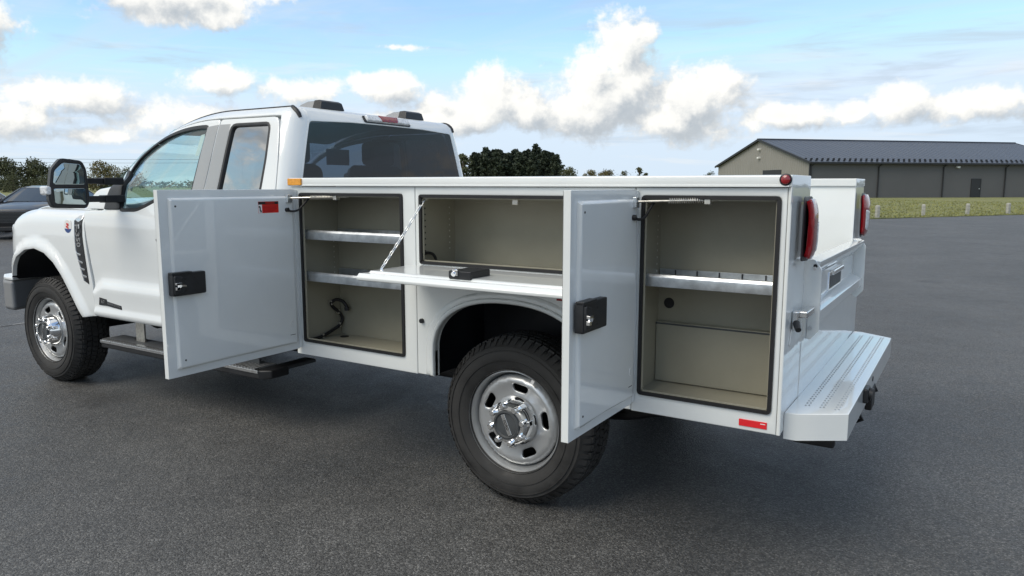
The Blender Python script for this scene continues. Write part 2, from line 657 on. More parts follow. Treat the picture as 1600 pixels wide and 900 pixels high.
def text_mesh(name, s, size, mat, parent, origin, right, up, depth=0.001, align='CENTER', shear=0.0, bold=0.0):
    cu = bpy.data.curves.new(name, 'FONT')
    cu.body = s
    cu.size = size
    cu.extrude = depth
    cu.offset = bold
    cu.shear = shear
    cu.align_x = align
    cu.align_y = 'CENTER'
    cu.resolution_u = 2
    to = bpy.data.objects.new(name, cu)
    COL.objects.link(to)
    dg = bpy.context.evaluated_depsgraph_get()
    me = bpy.data.meshes.new_from_object(to.evaluated_get(dg))
    bpy.data.objects.remove(to)
    r, u = Vector(right).normalized(), Vector(up).normalized()
    n = r.cross(u)
    mt = Matrix(((r.x, u.x, n.x, origin[0]), (r.y, u.y, n.y, origin[1]), (r.z, u.z, n.z, origin[2]), (0, 0, 0, 1)))
    me.transform(mt)
    me.name = name
    return link(name, me, mat, parent)


def XZ(y):
    return lambda a, b: (a, y, b)          # outline in (x, z) on the plane y; normal towards -y


# ------------------------------------------------------------------ setting: ground
def ground_material(name, kind):
    m = bpy.data.materials.new(name)
    m.use_nodes = True
    nt = NT(m.node_tree)
    b = m.node_tree.nodes['Principled BSDF']
    co = nt.n('ShaderNodeTexCoord').outputs['Object']
    bn = nt.n('ShaderNodeBump')
    if kind == 'asphalt':
        vor = nt.n('ShaderNodeTexVoronoi', feature='F1')
        vor.inputs['Scale'].default_value = 150.0
        nt.put(vor.inputs['Vector'], co)
        grain = nt.noise(co, 160, 3, 0.6)
        stone = nt.n('ShaderNodeSeparateColor')
        nt.put(stone.inputs[0], vor.outputs['Color'])
        big = nt.noise(co, 0.55, 6, 0.6)
        mid = nt.noise(co, 5.0, 5, 0.65)
        base = nt.ramp(nt.m('MULTIPLY_ADD', stone.outputs[0], 0.62, nt.m('MULTIPLY', grain, 0.38)), [(0.16, (0.027, 0.0268, 0.026)), (0.46, (0.060, 0.0595, 0.058)), (0.72, (0.104, 0.103, 0.099)), (0.92, (0.25, 0.246, 0.236))])
        tone = nt.m('MULTIPLY', nt.ss(big, 0.3, 0.72, 0.82, 1.22), nt.ss(mid, 0.25, 0.75, 0.86, 1.14))
        dust = nt.ss(nt.noise(co, 1.3, 8, 0.68), 0.60, 0.80, 0.0, 0.20)
        base = nt.vm('MULTIPLY', base, None)
        nd = base.node
        cb = nt.n('ShaderNodeCombineXYZ')
        for i in range(3):
            nt.put(cb.inputs[i], tone)
        nt.put(nd.inputs[1], cb.outputs[0])
        base = nt.mix(dust, base, (0.15, 0.148, 0.14, 1))
        sp = nt.n('ShaderNodeTexVoronoi', feature='F1')
        sp.inputs['Scale'].default_value = 0.55
        nt.put(sp.inputs['Vector'], nt.vm('ADD', co, nt.vm('MULTIPLY', nt.noise(co, 6.0, 3, 0.6, out=1), (0.25, 0.25, 0))))
        spot = nt.ss(sp.outputs['Distance'], 0.05, 0.16, 0.45, 0.0)
        base = nt.mix(spot, base, (0.018, 0.017, 0.016, 1))
        mp = nt.n('ShaderNodeMapping')
        mp.inputs['Rotation'].default_value = (0, 0, R(35))
        mp.inputs['Scale'].default_value = (0.5, 4.0, 1)
        nt.put(mp.inputs[0], co)
        scuff = nt.ss(nt.noise(mp.outputs[0], 2.2, 6, 0.7), 0.60, 0.78, 0.0, 0.22)
        base = nt.mix(scuff, base, (0.17, 0.168, 0.16, 1))
        nt.put(b.inputs['Base Color'], base)
        nt.put(b.inputs['Roughness'], nt.ss(mid, 0.2, 0.8, 0.50, 0.68))
        bn.inputs['Strength'].default_value = 0.65
        bn.inputs['Distance'].default_value = 0.006
        nt.put(bn.inputs['Height'], nt.m('ADD', nt.m('MULTIPLY', vor.outputs['Distance'], -0.9), nt.m('MULTIPLY', grain, 0.7)))
    else:
        a = nt.noise(co, 0.25, 6, 0.65)
        c = nt.noise(co, 7.0, 6, 0.7)
        col = nt.mix(nt.ss(a, 0.3, 0.7), (0.185, 0.195, 0.068, 1), (0.30, 0.27, 0.115, 1))
        col = nt.mix(nt.ss(c, 0.35, 0.7), col, (0.125, 0.15, 0.048, 1))
        nt.put(b.inputs['Base Color'], col)
        b.inputs['Roughness'].default_value = 0.95
        bn.inputs['Strength'].default_value = 1.0
        bn.inputs['Distance'].default_value = 0.12
        nt.put(bn.inputs['Height'], nt.noise(co, 5.0, 8, 0.75))
    nt.put(b.inputs['Normal'], bn.outputs[0])
    return m


M['asphalt'] = ground_material('asphalt', 'asphalt')
M['grass'] = ground_material('mown_grass', 'grass')
me = bpy.data.meshes.new('parking_lot')
me.from_pydata([(-900, -900, 0), (900, -900, 0), (900, 900, 0), (-900, 900, 0)], [], [(0, 1, 2, 3)])
tag(link('parking_lot', me, 'asphalt'), 'dark grey asphalt car park under the truck', None, None, 'structure')

LE = [(-4.2, 31.2), (-2.24, 34.2), (0.9, 39.3), (3.94, 44.1), (12, 57), (25, 78), (60, 110)]     # edge of the lawn
edge = densify(LE + [(140, 230)], 0.5)
edge = [p for p in edge if p[1] < 230 and p[0] < 140]
edge = [(x + 0.09 * math.sin(i * 1.7) + random.uniform(-.06, .06), y + random.uniform(-.06, .06)) for i, (x, y) in enumerate(edge[:220])]
poly = [(-700, 30), (-4.6, 30.6)] + edge + [(140, 700), (-700, 700)]
mb = MB()
mb.prism(poly, lambda a, b: (a, b, -0.05), lambda a, b: (a, b, 0.035))
tag(mb.build('lawn', 'grass'), 'mown grass strip between the car park and the barn', None, None, 'structure')

# grass tufts over the lawn border
gv, gf = [], []
for i in range(16000):
    k = random.random() ** 0.7
    j = random.randrange(0, min(90, len(edge) - 1))
    ex, ey = edge[j]
    w = random.random() ** 1.5 * 45
    x, y = ex - 0.85 * w + random.uniform(-.3, .3), ey + 0.53 * w + random.uniform(-.3, .3)
    h = random.uniform(0.04, 0.10)
    a = random.uniform(0, PI)
    s = random.uniform(0.03, 0.07)
    q = len(gv)
    lx, ly = random.uniform(-.03, .03), random.uniform(-.03, .03)
    gv += [(x - s * math.cos(a), y - s * math.sin(a), 0.03), (x + s * math.cos(a), y + s * math.sin(a), 0.03), (x + lx, y + ly, 0.03 + h)]
    gf.append((q, q + 1, q + 2))
me = bpy.data.meshes.new('grass_tufts')
me.from_pydata(gv, [], gf)
M['blade'] = material('grass_blade', (0.215, 0.22, 0.08), 0.9, var=0.35, vscale=0.8)
tag(link('grass_tufts', me, 'blade'), 'short uneven grass tufts along the lawn border', 'grass', None, 'stuff')


def stripe_material():
    m = bpy.data.materials.new('worn_white_line_paint')
    m.use_nodes = True
    nt = NT(m.node_tree)
    b = m.node_tree.nodes['Principled BSDF']
    co = nt.n('ShaderNodeTexCoord').outputs['Object']
    f = nt.ss(nt.m('ADD', nt.m('MULTIPLY', nt.noise(co, 60, 5, 0.7), 0.6), nt.m('MULTIPLY', nt.noise(co, 3, 5, 0.7), 0.5)), 0.48, 0.66)
    nt.put(b.inputs['Base Color'], nt.mix(f, (0.055, 0.057, 0.06, 1), (0.34, 0.34, 0.33, 1)))
    b.inputs['Roughness'].default_value = 0.8
    return m


M['stripe'] = stripe_material()


def stripe(x0, y0, x1, y1, w, label):
    d = Vector((x1 - x0, y1 - y0)).normalized()
    nx_, ny_ = -d.y * w / 2, d.x * w / 2
    me = bpy.data.meshes.new('painted_line')
    me.from_pydata([(x0 + nx_, y0 + ny_, .004), (x0 - nx_, y0 - ny_, .004), (x1 - nx_, y1 - ny_, .004), (x1 + nx_, y1 + ny_, .004)], [], [(0, 1, 2, 3)])
    tag(link('painted_line', me, 'stripe'), label, None, None, 'structure')


stripe(-6.93, -2.2, -7.05, 5.5, 0.045, 'thin worn pale line on the asphalt ahead of the front bumper')
for k in range(4):
    x, y = 2.6 + k * 1.55, 34.5 + k * 2.5
    stripe(x, y, x + 3.6, y - 2.2, 0.10, 'worn white parking bay line near the lawn posts')

# ------------------------------------------------------------------ camera-ray helper for placing far things
FWD = Vector((-math.sin(R(31.956)) * math.cos(R(7.921)), math.cos(R(31.956)) * math.cos(R(7.921)), -math.sin(R(7.921))))
RGT = Vector((math.cos(R(31.956)), math.sin(R(31.956)), 0))
UPV = RGT.cross(FWD)


def ray(px, py, depth):
    """point at a pixel of the 1600x900 photograph, depth metres ahead"""
    d = FWD + RGT * ((px - 800) / 1155.2) + UPV * ((450 - py) / 1155.2)
    return cam.location + d * depth


def on_ground(px, depth):
    p = ray(px, 289.5, depth)
    return p.x, p.y


# ------------------------------------------------------------------ barn
M['barn_wall'] = material('dark_grey_barn_siding', (0.105, 0.105, 0.107), 0.6, var=0.05, vscale=0.4)
M['barn_gable'] = material('grey_beige_ribbed_siding', (0.235, 0.228, 0.208), 0.5, var=0.04, vscale=0.5)
M['barn_roof'] = material('slate_blue_metal_roof', (0.050, 0.062, 0.085), 0.42, metal=0.0, var=0.06, vscale=0.3)
M['barn_trim'] = material('charcoal_trim', (0.022, 0.024, 0.028), 0.5)
M['lamp_white'] = material('white_lamp_housing', (0.7, 0.7, 0.68), 0.4)
barn = empty('barn', (-15.13, 90.63, 0), math.atan2(0.694, 0.719))
tag(barn, 'long low grey metal barn with slate blue gable roof beyond the lawn', 'barn')
BL, BW, EH, RH = 39.5, 22.5, 4.25, 7.42            # length, depth, eave height, ridge height (local x along the wall, y away)


def part(mb, name, mat, parent, bevel=0.0):
    return mb.build(name, mat, parent, bevel)


n = 96
wv = []
mb = MB()
mb.box(0.05, BL - 0.05, 0.0, 0.12, 0, EH)
part(mb, 'long_wall', 'barn_wall', barn)
mb = MB()
mb.box(0.05, BL - 0.05, BW - .12, BW, 0, EH)
part(mb, 'back_wall', 'barn_wall', barn)
for gx, sgn in ((0.0, -1), (BL, 1)):
    mb = MB()
    vs, fs = [], []
    N = 200
    for i in range(N + 1):
        y = BW * i / N
        h = EH + (RH - EH) * (1 - abs(2 * y / BW - 1)) - 0.05
        dx = sgn * (0.045 if i % 4 in (0, 1) else 0.0)
        vs += [(gx + dx, y, 0), (gx + dx, y, h)]
    fs = [(2 * i, 2 * i + 2, 2 * i + 3, 2 * i + 1) for i in range(N)]
    mb.add(vs, fs)
    o = part(mb, 'gable_wall', 'barn_gable', barn)
    o.data.set_sharp_from_angle(angle=R(10))
# roof slopes with standing seams
OV = 0.45
for sgn in (0, 1):
    def rp(x, q, up=0.0):
        y = -OV + (BW / 2 + OV) * q
        z = EH + (RH - EH) * (y / (BW / 2)) + up
        return (x, y if sgn == 0 else BW - y, z)
    mb = MB()
    mb.add([rp(-.4, 0), rp(BL + .4, 0), rp(BL + .4, 1), rp(-.4, 1), rp(-.4, 0, .12), rp(BL + .4, 0, .12), rp(BL + .4, 1, .12), rp(-.4, 1, .12)],
           [(3, 2, 1, 0), (4, 5, 6, 7), (0, 1, 5, 4), (1, 2, 6, 5), (2, 3, 7, 6), (3, 0, 4, 7)], False)
    ro = part(mb, 'roof', 'barn_roof', barn)
    if sgn == 0:
        seam = None
        for k in range(54):
            x = 0.0 + k * 0.745
            if seam is None:
                mb = MB()
                a, b_ = Vector(rp(0, 0, .12)), Vector(rp(0, 1, .12))
                mb.add([a + Vector((-.018, 0, 0)), a + Vector((.018, 0, 0)), b_ + Vector((.018, 0, 0)), b_ + Vector((-.018, 0, 0)),
                        a + Vector((-.010, 0, .018)), a + Vector((.010, 0, .018)), b_ + Vector((.010, 0, .018)), b_ + Vector((-.010, 0, .018))],
                       [(3, 2, 1, 0), (4, 5, 6, 7), (0, 1, 5, 4), (1, 2, 6, 5), (2, 3, 7, 6), (3, 0, 4, 7)], False)
                seam = part(mb, 'seam', 'barn_roof', ro)
                so = seam
            else:
                so = seam.copy()
                COL.objects.link(so)
            so.location.x = x
        mb = MB()
        for k in range(54):
            for q in (0.035, 0.075, 0.115):
                c = Vector(rp(k * .745 + (0.37 if q == .075 else 0.0), q, .12))
                mb.box(c.x - .13, c.x + .13, c.y - .02, c.y + .05, c.z, c.z + .13)
        tag(part(mb, 'snow_guards', 'barn_trim', ro), kind='stuff')
    # rake trim boards
    for gx in (-.42, BL + .32):
        mb = MB()
        p = [Vector(rp(gx, 0, -.10)), Vector(rp(gx, 1, -.10)), Vector(rp(gx, 1, .17)), Vector(rp(gx, 0, .17))]
        mb.add(p + [v + Vector((.10, 0, 0)) for v in p], [(0, 1, 2, 3), (7, 6, 5, 4), (0, 4, 5, 1), (1, 5, 6, 2), (2, 6, 7, 3), (3, 7, 4, 0)], False)
        part(mb, 'rake_trim', 'barn_trim', barn)
mb = MB().box(-.4, BL + .4, BW / 2 - .25, BW / 2 + .25, RH + .08, RH + .20)
part(mb, 'ridge_cap', 'barn_roof', barn)
mb = MB().box(-.42, BL + .42, -OV - .16, -OV + .02, EH - .20, EH + 0.0)
part(mb, 'gutter', 'barn_trim', barn)
for k in range(5):
    s = 0.12 + k * 9.1
    mb = MB().tube([(s + .25, -OV, EH - .15), (s + .1, -.30, EH - .30), (s, -.10, EH - .5), (s, -.10, 0.0)], 0.075, 8)
    part(mb, 'downspout', 'barn_trim', barn)
mb = MB().box(-.09, .06, -.05, .1, 0, EH - .02)
part(mb, 'corner_trim', 'barn_trim', barn)
d = part(MB().box(22.6, 23.8, -.06, .02, 0.05, 2.25), 'door', 'barn_trim', barn)
part(MB().box(23.6, 23.72, -.12, -.06, 1.05, 1.17), 'handle', 'galv', d)
part(MB().box(22.48, 22.6, -.08, .02, 0, 2.36).box(23.8, 23.92, -.08, .02, 0, 2.36).box(22.6, 23.8, -.08, .02, 2.25, 2.36), 'door_frame', 'barn_trim', barn)
for (lx, ly, lz) in ((20.3, -.10, 3.75), (-.14, BW * .5, 6.2), (-.14, BW * .5, 5.1)):
    lm = part(MB().box(lx - .22, lx + .22, ly - .20, ly + .20, lz - .13, lz + .13), 'wall_lamp', 'lamp_white', barn, 0.05)
od = part(MB().box(-.10, -.05, 5.9, 10.2, 0, 3.45), 'overhead_door', 'barn_trim', barn)

# posts along the lawn
M['post'] = material('weathered_post_wood', (0.34, 0.335, 0.30), 0.85, var=0.25, vscale=9, bump=0.4, bscale=40)
pm = None
for i, (px, py) in enumerate(((1374, 340), (1446, 337.3), (1515, 335.3), (1579, 333.6), (1640, 332.2), (1700, 331))):
    depth = 1.5034 * 1155.2 / (py - 288.9)
    x, y = on_ground(px, depth)
    if pm is None:
        mb = MB()
        mb.prism(rpoly(rect(-.085, .085, -.085, .085), .03, 2), lambda a, b: (a, b, -.1), lambda a, b: (a * .97, b * .97, .56))
        mb.prism(rpoly(rect(-.082, .082, -.082, .082), .03, 2), lambda a, b: (a, b, .56), lambda a, b: (a * .72, b * .72, .60))
        pm = mb.build('wooden_post', 'post')
        o = pm
    else:
        o = pm.copy()
        COL.objects.link(o)
    o.location = (x, y, 0)
    o.rotation_euler = (R(random.uniform(-2, 2)), R(random.uniform(-2, 2)), random.uniform(0, 1.5))
    tag(o, 'short weathered square wooden post in the row along the lawn edge', 'post', 'posts along the lawn edge')


# ------------------------------------------------------------------ trees
def leaf_material(name, c0, c1):
    m = bpy.data.materials.new(name)
    m.use_nodes = True
    nt = NT(m.node_tree)
    b = m.node_tree.nodes['Principled BSDF']
    co = nt.n('ShaderNodeTexCoord').outputs['Object']
    f = nt.ss(nt.noise(co, 0.9, 5, 0.65), 0.3, 0.7)
    nt.put(b.inputs['Base Color'], nt.mix(f, (*c0, 1), (*c1, 1)))
    b.inputs['Roughness'].default_value = 0.75
    return m


M['leaf_dark'] = leaf_material('dark_green_leaves', (0.034, 0.048, 0.022), (0.10, 0.105, 0.045))
M['leaf_gold'] = leaf_material('yellow_green_leaves', (0.085, 0.085, 0.028), (0.17, 0.14, 0.05))
M['leaf_pine'] = leaf_material('pine_needles', (0.014, 0.024, 0.014), (0.040, 0.056, 0.028))
M['leaf_mid'] = leaf_material('mid_green_leaves', (0.055, 0.068, 0.028), (0.11, 0.11, 0.045))
M['bark'] = material('grey_brown_bark', (0.085, 0.065, 0.048), 0.9, var=0.3, vscale=3)


def leaves(mb, c, rad, n, size, rng, shell=0.55):
    for _ in range(n):
        while True:
            d = Vector((rng.uniform(-1, 1), rng.uniform(-1, 1), rng.uniform(-1, 1)))
            if 0.05 < d.length < 1:
                break
        d = d.normalized() * (shell + (1 - shell) * rng.random() ** 0.6) * rng.uniform(0.8, 1.1)
        p = Vector((c[0] + d.x * rad[0], c[1] + d.y * rad[1], c[2] + d.z * rad[2]))
        a = Vector((rng.gauss(0, 1), rng.gauss(0, 1), rng.gauss(0, 1))).normalized()
        b = a.cross(Vector((rng.gauss(0, 1), rng.gauss(0, 1), rng.gauss(0, 1)))).normalized()
        s = size * rng.uniform(0.5, 1.3)
        mb.add([p - a * s, p + b * s * .6, p + a * s, p - b * s * .6], [(0, 1, 2, 3)], False)


def tree(x, y, h, w, mat, label, group, seed, n=2600, base=0.2, sparse=1.0, dens=1.0):
    rng = random.Random(seed)
    root = empty('broadleaf_tree', (x, y, 0))
    tb = MB()
    tr = h * 0.028
    bend = [Vector((rng.uniform(-.02, .02) * h, rng.uniform(-.02, .02) * h, h * q)) for q in (0, .25, .5, .75, .92)]
    bend[0] = Vector((0, 0, -.1))
    tb.tube(bend, [tr * 1.2, tr, tr * .75, tr * .45, tr * .15], 7)
    lobes = []
    for k in range(11):
        q = rng.uniform(base + .12, .92)
        a = rng.uniform(0, 2 * PI)
        prof = math.sin(PI * min(1, max(0.12, (q - base) / (1.02 - base)))) ** 0.6
        rr = w * .5 * prof * rng.uniform(.35, .75)
        c = Vector((math.cos(a) * rr, math.sin(a) * rr, h * q))
        lobes.append((c, w * rng.uniform(.16, .30) * (0.6 + .5 * prof)))
        st = Vector((0, 0, h * max(.15, q - .22)))
        tb.tube([st, (st + c) / 2 + Vector((0, 0, h * .02)), c], [tr * .5, tr * .32, tr * .1], 5)
    lobes.append((Vector((0, 0, h * .86)), w * .24))
    tb.build('trunk', 'bark', root)
    mb = MB()
    for c, r_ in lobes:
        leaves(mb, c, (r_, r_, r_ * .85), int(n / len(lobes)), h * .035, rng, 0.35)
    for _ in range(int(n * .12)):
        q = rng.uniform(base, 1.0)
        a = rng.uniform(0, 2 * PI)
        rr = w * .5 * rng.uniform(.2, 1.05)
        leaves(mb, (math.cos(a) * rr, math.sin(a) * rr, h * q * .92), (.2, .2, .2), 1, h * .03, rng)
    mb.build('crown', mat, root)
    return tag(root, label, 'tree', group)


def pine(x, y, h, w, label, group, seed, n=2400):
    rng = random.Random(seed)
    root = empty('pine_tree', (x, y, 0))
    tb = MB().tube([(0, 0, -.1), (0, 0, h * .5), (rng.uniform(-.1, .1), 0, h * .97)], [h * .02, h * .014, h * .003], 7)
    mb = MB()
    lv = 15
    for k in range(lv):
        q = 0.18 + .80 * k / (lv - 1)
        rad = w * .5 * (1 - q) ** .55 * rng.uniform(.75, 1.2) + .12
        nb = 6
        for j in range(nb):
            a = 2 * PI * (j + rng.random()) / nb
            ln = rad * rng.uniform(.7, 1.15)
            tip = Vector((math.cos(a) * ln, math.sin(a) * ln, h * q + ln * rng.uniform(-.05, .35)))
            tb.tube([(0, 0, h * q), tuple(tip)], [.05, .015], 4)
            m_ = int(n / (lv * nb))
            for i in range(m_):
                f = rng.uniform(.25, 1.05)
                leaves(mb, tip * f + Vector((0, 0, h * q * (1 - f))), (.45, .45, .35), 1, .42, rng)
    leaves(mb, (0, 0, h * .985), (.12, .12, .35), 26, .16, rng)
    tb.build('trunk', 'bark', root)
    mb.build('crown', 'leaf_pine', root)
    return tag(root, label, 'tree', group)


def px_tree(px, top, wpx, depth, mat, label, group, seed, **kw):
    x, y = on_ground(px, depth)
    s = depth / 1155.2
    return tree(x, y, 1.5 + (289.5 - top) * s, wpx * s, mat, label, group, seed, **kw)


px_tree(8, 249, 50, 150, 'leaf_dark', 'tall dark leafy tree at the outer end of the row behind the dark car', None, 11, n=3800, base=.05)
px_tree(54, 251, 52, 152, 'leaf_dark', 'dark rounded tree rising straight above the dark car', None, 12, n=3800, base=.05)
px_tree(100, 262, 44, 170, 'leaf_dark', 'dark tree half hidden behind the door mirror', None, 13, n=2600, base=.05)
px_tree(158, 259, 62, 160, 'leaf_gold', 'yellowish green tree between the door mirror and the windscreen pillar', None, 14, n=4200, base=.05)
px_tree(205, 266, 50, 175, 'leaf_mid', 'mid green tree seen through the cab windows', None, 19, n=2200, base=.05)
for i, (px, top, w) in enumerate(((22, 276, 50), (68, 278, 46), (-20, 262, 50))):
    px_tree(px, top, w, 140, 'leaf_dark', 'low dark bushy tree filling in below the tall trees behind the dark car', 'bushy trees behind the dark car', 30 + i, n=2000, base=.02)
px_tree(723, 238, 27, 190, 'leaf_dark', 'narrow dark tree beside the rear corner of the cab', None, 15, n=2200, base=.05)
px_tree(890, 263, 34, 190, 'leaf_mid', 'low green tree at the foot of the pine stand', None, 16, n=1800, base=.05)
px_tree(922, 265, 24, 210, 'leaf_gold', 'small yellow green round tree, nearest of the low ones to the pine stand', None, 17, n=1500, base=.05)
px_tree(947, 266, 34, 205, 'leaf_gold', 'wider yellow green tree on the far skyline beside a small round one', None, 18, n=1900, base=.05)
px_tree(976, 267, 24, 215, 'leaf_mid', 'thin greyish tree on the far skyline', None, 20, n=700, base=.05)
px_tree(998, 261, 16, 210, 'leaf_mid', 'sparse upright tree with open twigs on the far skyline', None, 21, n=420, base=.05)
px_tree(1010, 269, 12, 212, 'leaf_dark', 'tiny dark bush beside the sparse upright tree', None, 22, n=400, base=.02)
px_tree(1110, 267, 24, 200, 'leaf_dark', 'low dark bush beside the barn gable', None, 23, n=900, base=.02)
rng = random.Random(5)
for i in range(22):
    px = 741 + i * 6.0 + rng.uniform(-2, 2)
    top = 235 + 7 * rng.random() - (4 if i in (3, 17, 18) else 0) + (8 if i > 20 else 0)
    if i == 16:
        top = 227
    depth = 215 + (i % 3) * 6 + rng.uniform(-2, 2)
    x, y = on_ground(px, depth)
    s = depth / 1155.2
    if i == 16:
        pine(x, y, 1.5 + (289.5 - top) * s, 5.0, 'tallest pine standing above the dark pine stand', 'pines in the stand', 100 + i)
    else:
        pine(x, y, 1.5 + (289.5 - top) * s, rng.uniform(5.4, 7.0), 'dark green pine packed in the dense pine stand', 'pines in the stand', 100 + i)

# far-off low wood along the skyline
mb = MB()
rng = random.Random(77)
for i in range(420):
    px = -500 + 2600 * (i + rng.random()) / 420
    depth = rng.uniform(330, 370)
    x, y = on_ground(px, depth)
    hh = rng.uniform(1.6, 2.6)
    leaves(mb, (x, y, hh * .8), (2.6, 2.6, hh), 22, .75, rng, 0.2)
tag(mb.build('distant_wood', 'leaf_mid'), 'far-off low green wood running along the skyline', 'wood', None, 'stuff')

# power line behind the trees on the left
M['cable'] = material('power_cable', (0.05, 0.05, 0.052), 0.6)
M['pole'] = material('grey_pole_wood', (0.13, 0.11, 0.09), 0.9, var=0.2)
pl = empty('power_line', (*on_ground(-120, 118), 0))
tag(pl, 'two thin overhead cables passing behind the door mirror', 'power line')
ax, ay = on_ground(-120, 118)
bx_, by_ = on_ground(380, 132)
for k, (dx, dy) in enumerate(((0, 0), (bx_ - ax, by_ - ay))):
    MB().tube([(dx, dy, -.1), (dx, dy, 6.3)], [.14, .10], 8).build('pole', 'pole', pl)
for zz in (5.35, 5.95):
    pts = []
    for i in range(13):
        q = i / 12
        pts.append(((bx_ - ax) * q, (by_ - ay) * q, zz + (0.1 * q) - 1.0 * q * (1 - q)))
    MB().tube(pts, 0.022, 5).build('cable', 'cable', pl)

# ================================================================== THE TRUCK
# x runs along the truck (rear = +x), y across it (0 = left side, 2 = right side), rear axle at x = 0
WB = 4.166
truck = empty('pickup_truck', (0, 1.0, 0))
tag(truck, 'white four wheel drive work pickup with open service body compartments on the asphalt', 'truck')
ORG = Vector((0, 1.0, 0))
TP = []                                   # everything built in truck space is re-based at the end


def mirror(o, parent=None):
    """the same part on the other side of the truck"""
    me = o.data.copy()
    me.transform(Matrix(((1, 0, 0, 0), (0, -1, 0, 2), (0, 0, 1, 0), (0, 0, 0, 1))))
    me.flip_normals()
    c = bpy.data.objects.new(o.name.split('.')[0], me)
    COL.objects.link(c)
    c.parent = parent or o.parent
    for md in o.modifiers:
        if md.type == 'WEIGHTED_NORMAL':
            wn = c.modifiers.new('weighted_normal', 'WEIGHTED_NORMAL')
            wn.mode, wn.weight, wn.keep_sharp = 'FACE_AREA', 80, True
            continue
        b = c.modifiers.new('bevel', 'BEVEL')
        b.width, b.segments, b.limit_method, b.angle_limit, b.harden_normals = md.width, md.segments, md.limit_method, md.angle_limit, True
    return c


def sstep(x, a, b):
    q = min(1, max(0, (x - a) / (b - a)))
    return q * q * (3 - 2 * q)


PZ = [.50, .545, .57, .60, .615, .640, .70, .78, .80, .845, .90, 1.10, 1.22, 1.29, 1.34, 1.48, 1.70, 1.85, 1.90]
PY = [.10, .060, .024, .002, -.003, .013, .013, .008, .010, .034, .037, .030, .030, .038, .055, .092, .148, .190, .206]


def yprof(x, z):
    zl = .845 - .055 * (1 - sstep(x, -3.50, -3.34))
    k = sstep(z, .66, .76) * (1 - sstep(z, .92, 1.05))
    q = z + (.845 - zl) * k
    return sum(float(np.interp(q + d, PZ, PY)) for d in (-.006, -.003, 0, .003, .006)) / 5


ZR, RC, A0 = 1.895, 0.10, 0.33


def curl(w):
    """roof rail: how far in and how high for the unrolled height w"""
    s = w - ZR
    if s <= 0:
        return 0.0, w
    r = .10
    a = A0 + s / r
    am = 1.50
    if a <= am:
        return r * (math.cos(A0) - math.cos(a)), ZR + r * (math.sin(a) - math.sin(A0))
    e = (a - am) * r
    return r * (math.cos(A0) - math.cos(am)) + e * math.sin(am), ZR + r * (math.sin(am) - math.sin(A0)) + e * math.cos(am)


def zshift(x, w):
    return .27 * max(0, -2.2 - x) ** 2 * sstep(w, 1.42, 1.90)


def wz(pts):
    out = []
    for x, z in pts:
        w = z
        for _ in range(12):
            w = z + zshift(x, w)
        out.append((x, w))
    return out


def ring(w):
    d, z = curl(w)
    Y = yprof(-2.0, min(w, ZR)) + d
    X = -1.545 - .08 * max(0, min(w, ZR) - 1.48) - d
    return Y, X, max(.012, RC - d), z


UC = -1.645


def S_cab(u, w):
    d, z = curl(w)
    Y = yprof(u, min(w, ZR)) + d
    _, X, r, _ = ring(w)
    if u <= UC:
        x = u + (X - r - UC) * sstep(u, -2.05, UC)
        y = Y
    else:
        b = (u - UC) / RC
        if b < PI / 2:
            x, y = X - r + r * math.sin(b), Y + r - r * math.cos(b)
        else:
            x, y = X, Y + r + (b - PI / 2) * RC
    return (x, y, z - zshift(u, w))


# ---- doors and pillars (built on the left, mirrored to the right)
F_WIN = rpoly(wz([(-3.135, 1.342), (-3.215, 1.592), (-3.11, 1.684), (-2.98, 1.748), (-2.82, 1.806), (-2.625, 1.842), (-2.345, 1.856), (-2.375, 1.66), (-2.405, 1.425), (-2.74, 1.42), (-2.85, 1.378), (-2.95, 1.346)]), .03, 3)
R_WIN = rpoly([(-2.140, 1.44), (-2.125, 1.656), (-2.112, 1.860), (-1.748, 1.858), (-1.747, 1.668), (-1.768, 1.44)], .035, 3)
F_DOOR = rpoly(wz([(-3.463, .578), (-3.486, .794), (-3.525, 1.009), (-3.573, 1.322), (-3.33, 1.330), (-3.262, 1.612), (-3.011, 1.778), (-2.832, 1.848), (-2.609, 1.885), (-2.238, 1.905), (-2.252, 1.698), (-2.276, 1.479), (-2.29, 1.2), (-2.29, .578)]), [.03, .02, .02, .02, .03, .03, .08, .08, .08, .02, .1, .1, .1, .03], 3)
R_DOOR = rpoly([(-2.284, .578), (-2.284, 1.2), (-2.270, 1.479), (-2.246, 1.698), (-2.232, 1.905), (-1.668, 1.900), (-1.642, 1.684), (-1.634, 1.48), (-1.634, .578)], [.03, .1, .1, .1, .02, .05, .1, .1, .03], 3)


def side_glass(win, mat, parent, grow=.012):
    w = win if area2(win) > 0 else win[::-1]
    return panel('window', mat, parent, offset(w, -grow), S_cab, thick=.005, cell=.12, hem=.003, drop=0, lift=-.012, sub=.05, back=False)


def trim(win, parent, wd=.020):
    w = win if area2(win) > 0 else win[::-1]
    return panel('window_trim', 'black', parent, offset(w, -wd), S_cab, holes=[offset(w, .004)], thick=.016, cell=.05, hem=.003, drop=.002, lift=.003)


